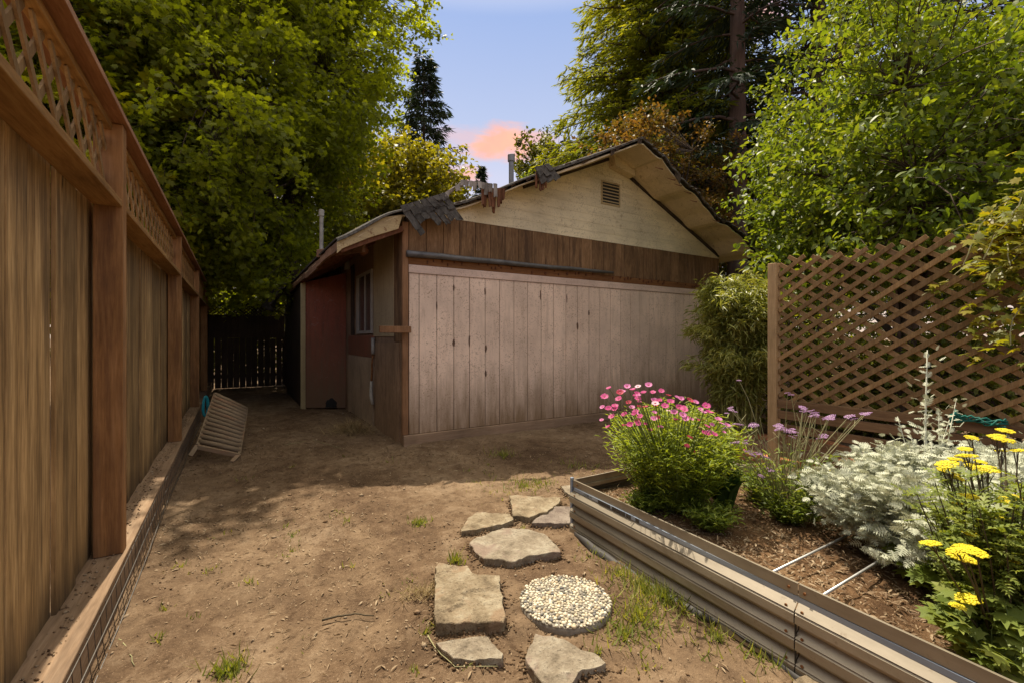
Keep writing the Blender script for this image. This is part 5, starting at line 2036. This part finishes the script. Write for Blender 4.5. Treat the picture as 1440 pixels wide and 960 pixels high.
N = 34000
x = rng.uniform(-.48, 6.5, N)
y = rng.uniform(.5, 9.0, N) ** 1.0
dens = fbm2(x * 1.1, y * 1.1, 3, 77)
edge = np.exp(-((x + .45) / .5) ** 2) * .5 + np.exp(-((x - 1.6) / .5) ** 2) * (y < 3.6) * .35
ok = clear(x, y) & (rng.random(N) < np.clip((dens - .38) * 2.4 + edge, .06, 1))
x, y = x[ok], y[ok]
n = len(x)
P = np.stack([x, y, gz(x, y) + .003], 1)
an = rng.uniform(0, 2 * np.pi, n)
A = np.stack([np.cos(an), np.sin(an), rng.normal(0, .18, n)], 1)
L = .003 + .010 * rng.random(n) ** 4 + .022 * (rng.random(n) > .996)
V1, F1 = leaf_geo(P, A, rand_unit(n) * .35 + np.array([0, 0, 1.]), L * 1.4, L * .9, ROCK)
M['debris'] = islandmat('ground debris', [(.13, .08, .045), (.18, .115, .065), (.25, .17, .105), (.33, .25, .165), (.20, .135, .08), (.42, .34, .24)], .95, .1)
tag(fast('gravel', V1, F1, M['debris']), kind='stuff')
N = 30000
x = rng.uniform(-.48, 5.5, N)
y = rng.uniform(.6, 8.0, N)
ok = clear(x, y) & (rng.random(N) < np.clip((fbm2(x * .9, y * .9, 3, 55) - .40) * 3, .1, 1))
x, y = x[ok], y[ok]
n = len(x)
an = rng.uniform(0, 2 * np.pi, n)
tag(leaves('dry_leaves', np.stack([x, y, gz(x, y) + .004], 1), np.stack([np.cos(an), np.sin(an), rng.normal(.05, .12, n)], 1), rand_unit(n) * .3 + np.array([0, 0, 1.]), .012 + .05 * rng.random(n) ** 3, .002 + .010 * rng.random(n) ** 3, LEAF, M['l_litter'], None), kind='stuff')
n = 5200
rim = np.array(STONE_RIM)[rng.integers(0, len(STONE_RIM), n)]
out_ = unit(rim[:, :2] - rim[:, 2:])
d_ = np.abs(rng.normal(0, .03, n))[:, None] - .006
xy = rim[:, :2] + out_ * d_
an = rng.uniform(0, 2 * np.pi, n)
L = .004 + .011 * rng.random(n) ** 2
V1, F1 = leaf_geo(np.stack([xy[:, 0], xy[:, 1], gz(xy[:, 0], xy[:, 1]) + .012 * np.exp(-(d_[:, 0] / .02) ** 2) * rng.random(n)], 1), np.stack([np.cos(an), np.sin(an), rng.normal(0, .3, n)], 1), rand_unit(n) * .5 + np.array([0, 0, 1.]), L * 1.3, L, ROCK)
tag(fast('soil_crumbs', V1, F1, islandmat('soil crumbs', [(.06, .036, .02), (.11, .067, .037), (.17, .11, .063), (.22, .15, .09)], .97, .1)), kind='stuff')
# bark chips on the bed soil
N = 16000
y = rng.uniform(-.5, BY - .02, N)
x = rng.uniform(BX + .03, BR, N) + SK_B * (y - BY)
n = N
an = rng.uniform(0, 2 * np.pi, n)
L = .005 + .018 * rng.random(n) ** 3
tag(leaves('bark_chips', np.stack([x, y, sz(x, y) + .004], 1), np.stack([np.cos(an), np.sin(an), rng.normal(.05, .25, n)], 1), rand_unit(n) * .45 + np.array([0, 0, 1.]), L * 2.2, L * .55, LEAF, M['l_litter'], None), kind='stuff')
# litter on the kick board ledge
n = 900
x = rng.uniform(-.655, -.56, n)
y = rng.uniform(.8, 9, n)
an = rng.uniform(0, 2 * np.pi, n)
L = .003 + .011 * rng.random(n) ** 2
V1, F1 = leaf_geo(np.stack([x, y, np.full(n, KH + .003)], 1), np.stack([np.cos(an), np.sin(an), rng.normal(.05, .2, n)], 1), rand_unit(n) * .4 + np.array([0, 0, 1.]), L * 1.4, L * .7, ROCK)
tag(fast('ledge_dirt', V1, F1, M['debris']), kind='stuff')

# grass tufts
GP, GA, GL, GW = [], [], [], []


def tuft(px, py, n, r_, h, hz=0.):
    c = on_z(px, py, 0)
    for k in range(int(n * 1.7)):
        a, q = R.uniform(0, 2 * math.pi), abs(R.gauss(0, r_))
        x, y = c.x + q * math.cos(a), c.y + q * math.sin(a)
        if x > BX - .035 + SK_B * (y - BY) and y < BY:
            continue
        GP.append((x, y, float(gz([x], [y])[0])))
        b = R.uniform(0, 2 * math.pi)
        GA.append((math.cos(b) * .8, math.sin(b) * .8, R.uniform(.3, 1.3)))
        l_ = h * R.uniform(.4, 1.15)
        GL.append(l_)
        GW.append(R.uniform(.004, .008))


for a in [(590, 735, 60, .05, .06), (640, 787, 50, .035, .08), (706, 640, 60, .10, .11), (738, 683, 120, .16, .06), (760, 678, 50, .1, .06), (920, 790, 200, .10, .16), (905, 830, 160, .14, .09), (900, 868, 140, .13, .08), (880, 893, 90, .1, .06), (935, 845, 120, .1, .09),
          (320, 945, 90, .06, .07), (1010, 900, 60, .1, .07), (1090, 925, 70, .08, .1), (840, 775, 50, .08, .05), (985, 860, 70, .07, .1), (868, 700, 20, .1, .05), (870, 812, 60, .09, .06), (700, 690, 30, .2, .04), (805, 655, 40, .2, .07), (575, 605, 12, .15, .06), (640, 860, 14, .05, .05)]:
    tuft(*a)
for _ in range(46):
    tuft(R.uniform(190, 1050), R.uniform(640, 950), R.randint(4, 12), R.uniform(.02, .06), R.uniform(.025, .06))
n = len(GP)
tag(leaves('grass', np.array(GP), np.array(GA), rand_unit(n) * .3 + np.array([0, 0, .6]), np.array(GL), np.array(GW), GRASS, M['l_grass'], None), kind='stuff')
# dry tuft by the layered slab
c = on_z(592, 836, 0)
dt = thing('dry_grass_tuft', 'withered brown grass tuft touching the layered slab', 'grass tuft', c)
n = 150
a = rng.uniform(0, 2 * np.pi, n)
P = np.stack([c.x + rng.normal(0, .055, n), c.y + rng.normal(0, .035, n), np.full(n, .0)], 1)
leaves('foliage', P, np.stack([np.cos(a), np.sin(a), rng.uniform(.2, 1.0, n)], 1), rand_unit(n) * .3 + np.array([0, 0, .6]), .03 + .06 * rng.random(n), np.full(n, .004), GRASS, M['l_straw'], dt)
# straw heap by the shed wall
c = on_z(494, 607, 0)
c.x = min(c.x, SX0 - .35)
sp = thing('straw_pile', 'loose heap of dry straw on the ground beside the shed wall', 'straw', c)
n = 900
rr_ = np.abs(rng.normal(0, .17, n))
a = rng.uniform(0, 2 * np.pi, n)
P = np.stack([c.x + rr_ * np.cos(a), c.y + 1.3 * rr_ * np.sin(a), .01 + .13 * np.exp(-(rr_ / .18) ** 2) * rng.random(n)], 1)
a = rng.uniform(0, 2 * np.pi, n)
leaves('strands', P, np.stack([np.cos(a), np.sin(a), rng.normal(0, .3, n)], 1), rand_unit(n) * .3 + np.array([0, 0, 1.]), .08 + .2 * rng.random(n), np.full(n, .005), GRASS, M['l_straw'], sp)
# twigs
def twig_obj(label, pxs, r_):
    pts = [on_z(px, py, .008) for px, py in pxs]
    o = thing('fallen_twig', label, 'twig', pts[0])
    mb = MB()
    q = []
    for a, b in zip(pts[:-1], pts[1:]):
        for i in range(4):
            q.append(a.lerp(b, i / 4) + Vector((R.uniform(-1, 1), R.uniform(-1, 1), R.uniform(0, 1))) * .004)
    q.append(pts[-1])
    mb.tube(q, [r_ * (1 - .5 * i / len(q)) for i in range(len(q))], 5)
    mb.build('stick', M['darkstem'] if r_ > .004 else M['drystem'], o, smooth=True, recalc=False)


twig_obj('dark bent twig lying alone on the bare dirt', [(452, 873), (475, 866), (500, 863), (526, 865)], .006)
twig_obj('thin pale twig curving left of the small pentagon stone', [(601, 893), (615, 914), (640, 938), (700, 936)], .003)
twig_obj('thin pale stalk on the gravel beside the wire mesh', [(168, 898), (180, 912), (189, 935)], .003)
twig_obj('fine dry stalk across the shaded dirt near the straw', [(400, 625), (440, 618), (480, 630)], .003)
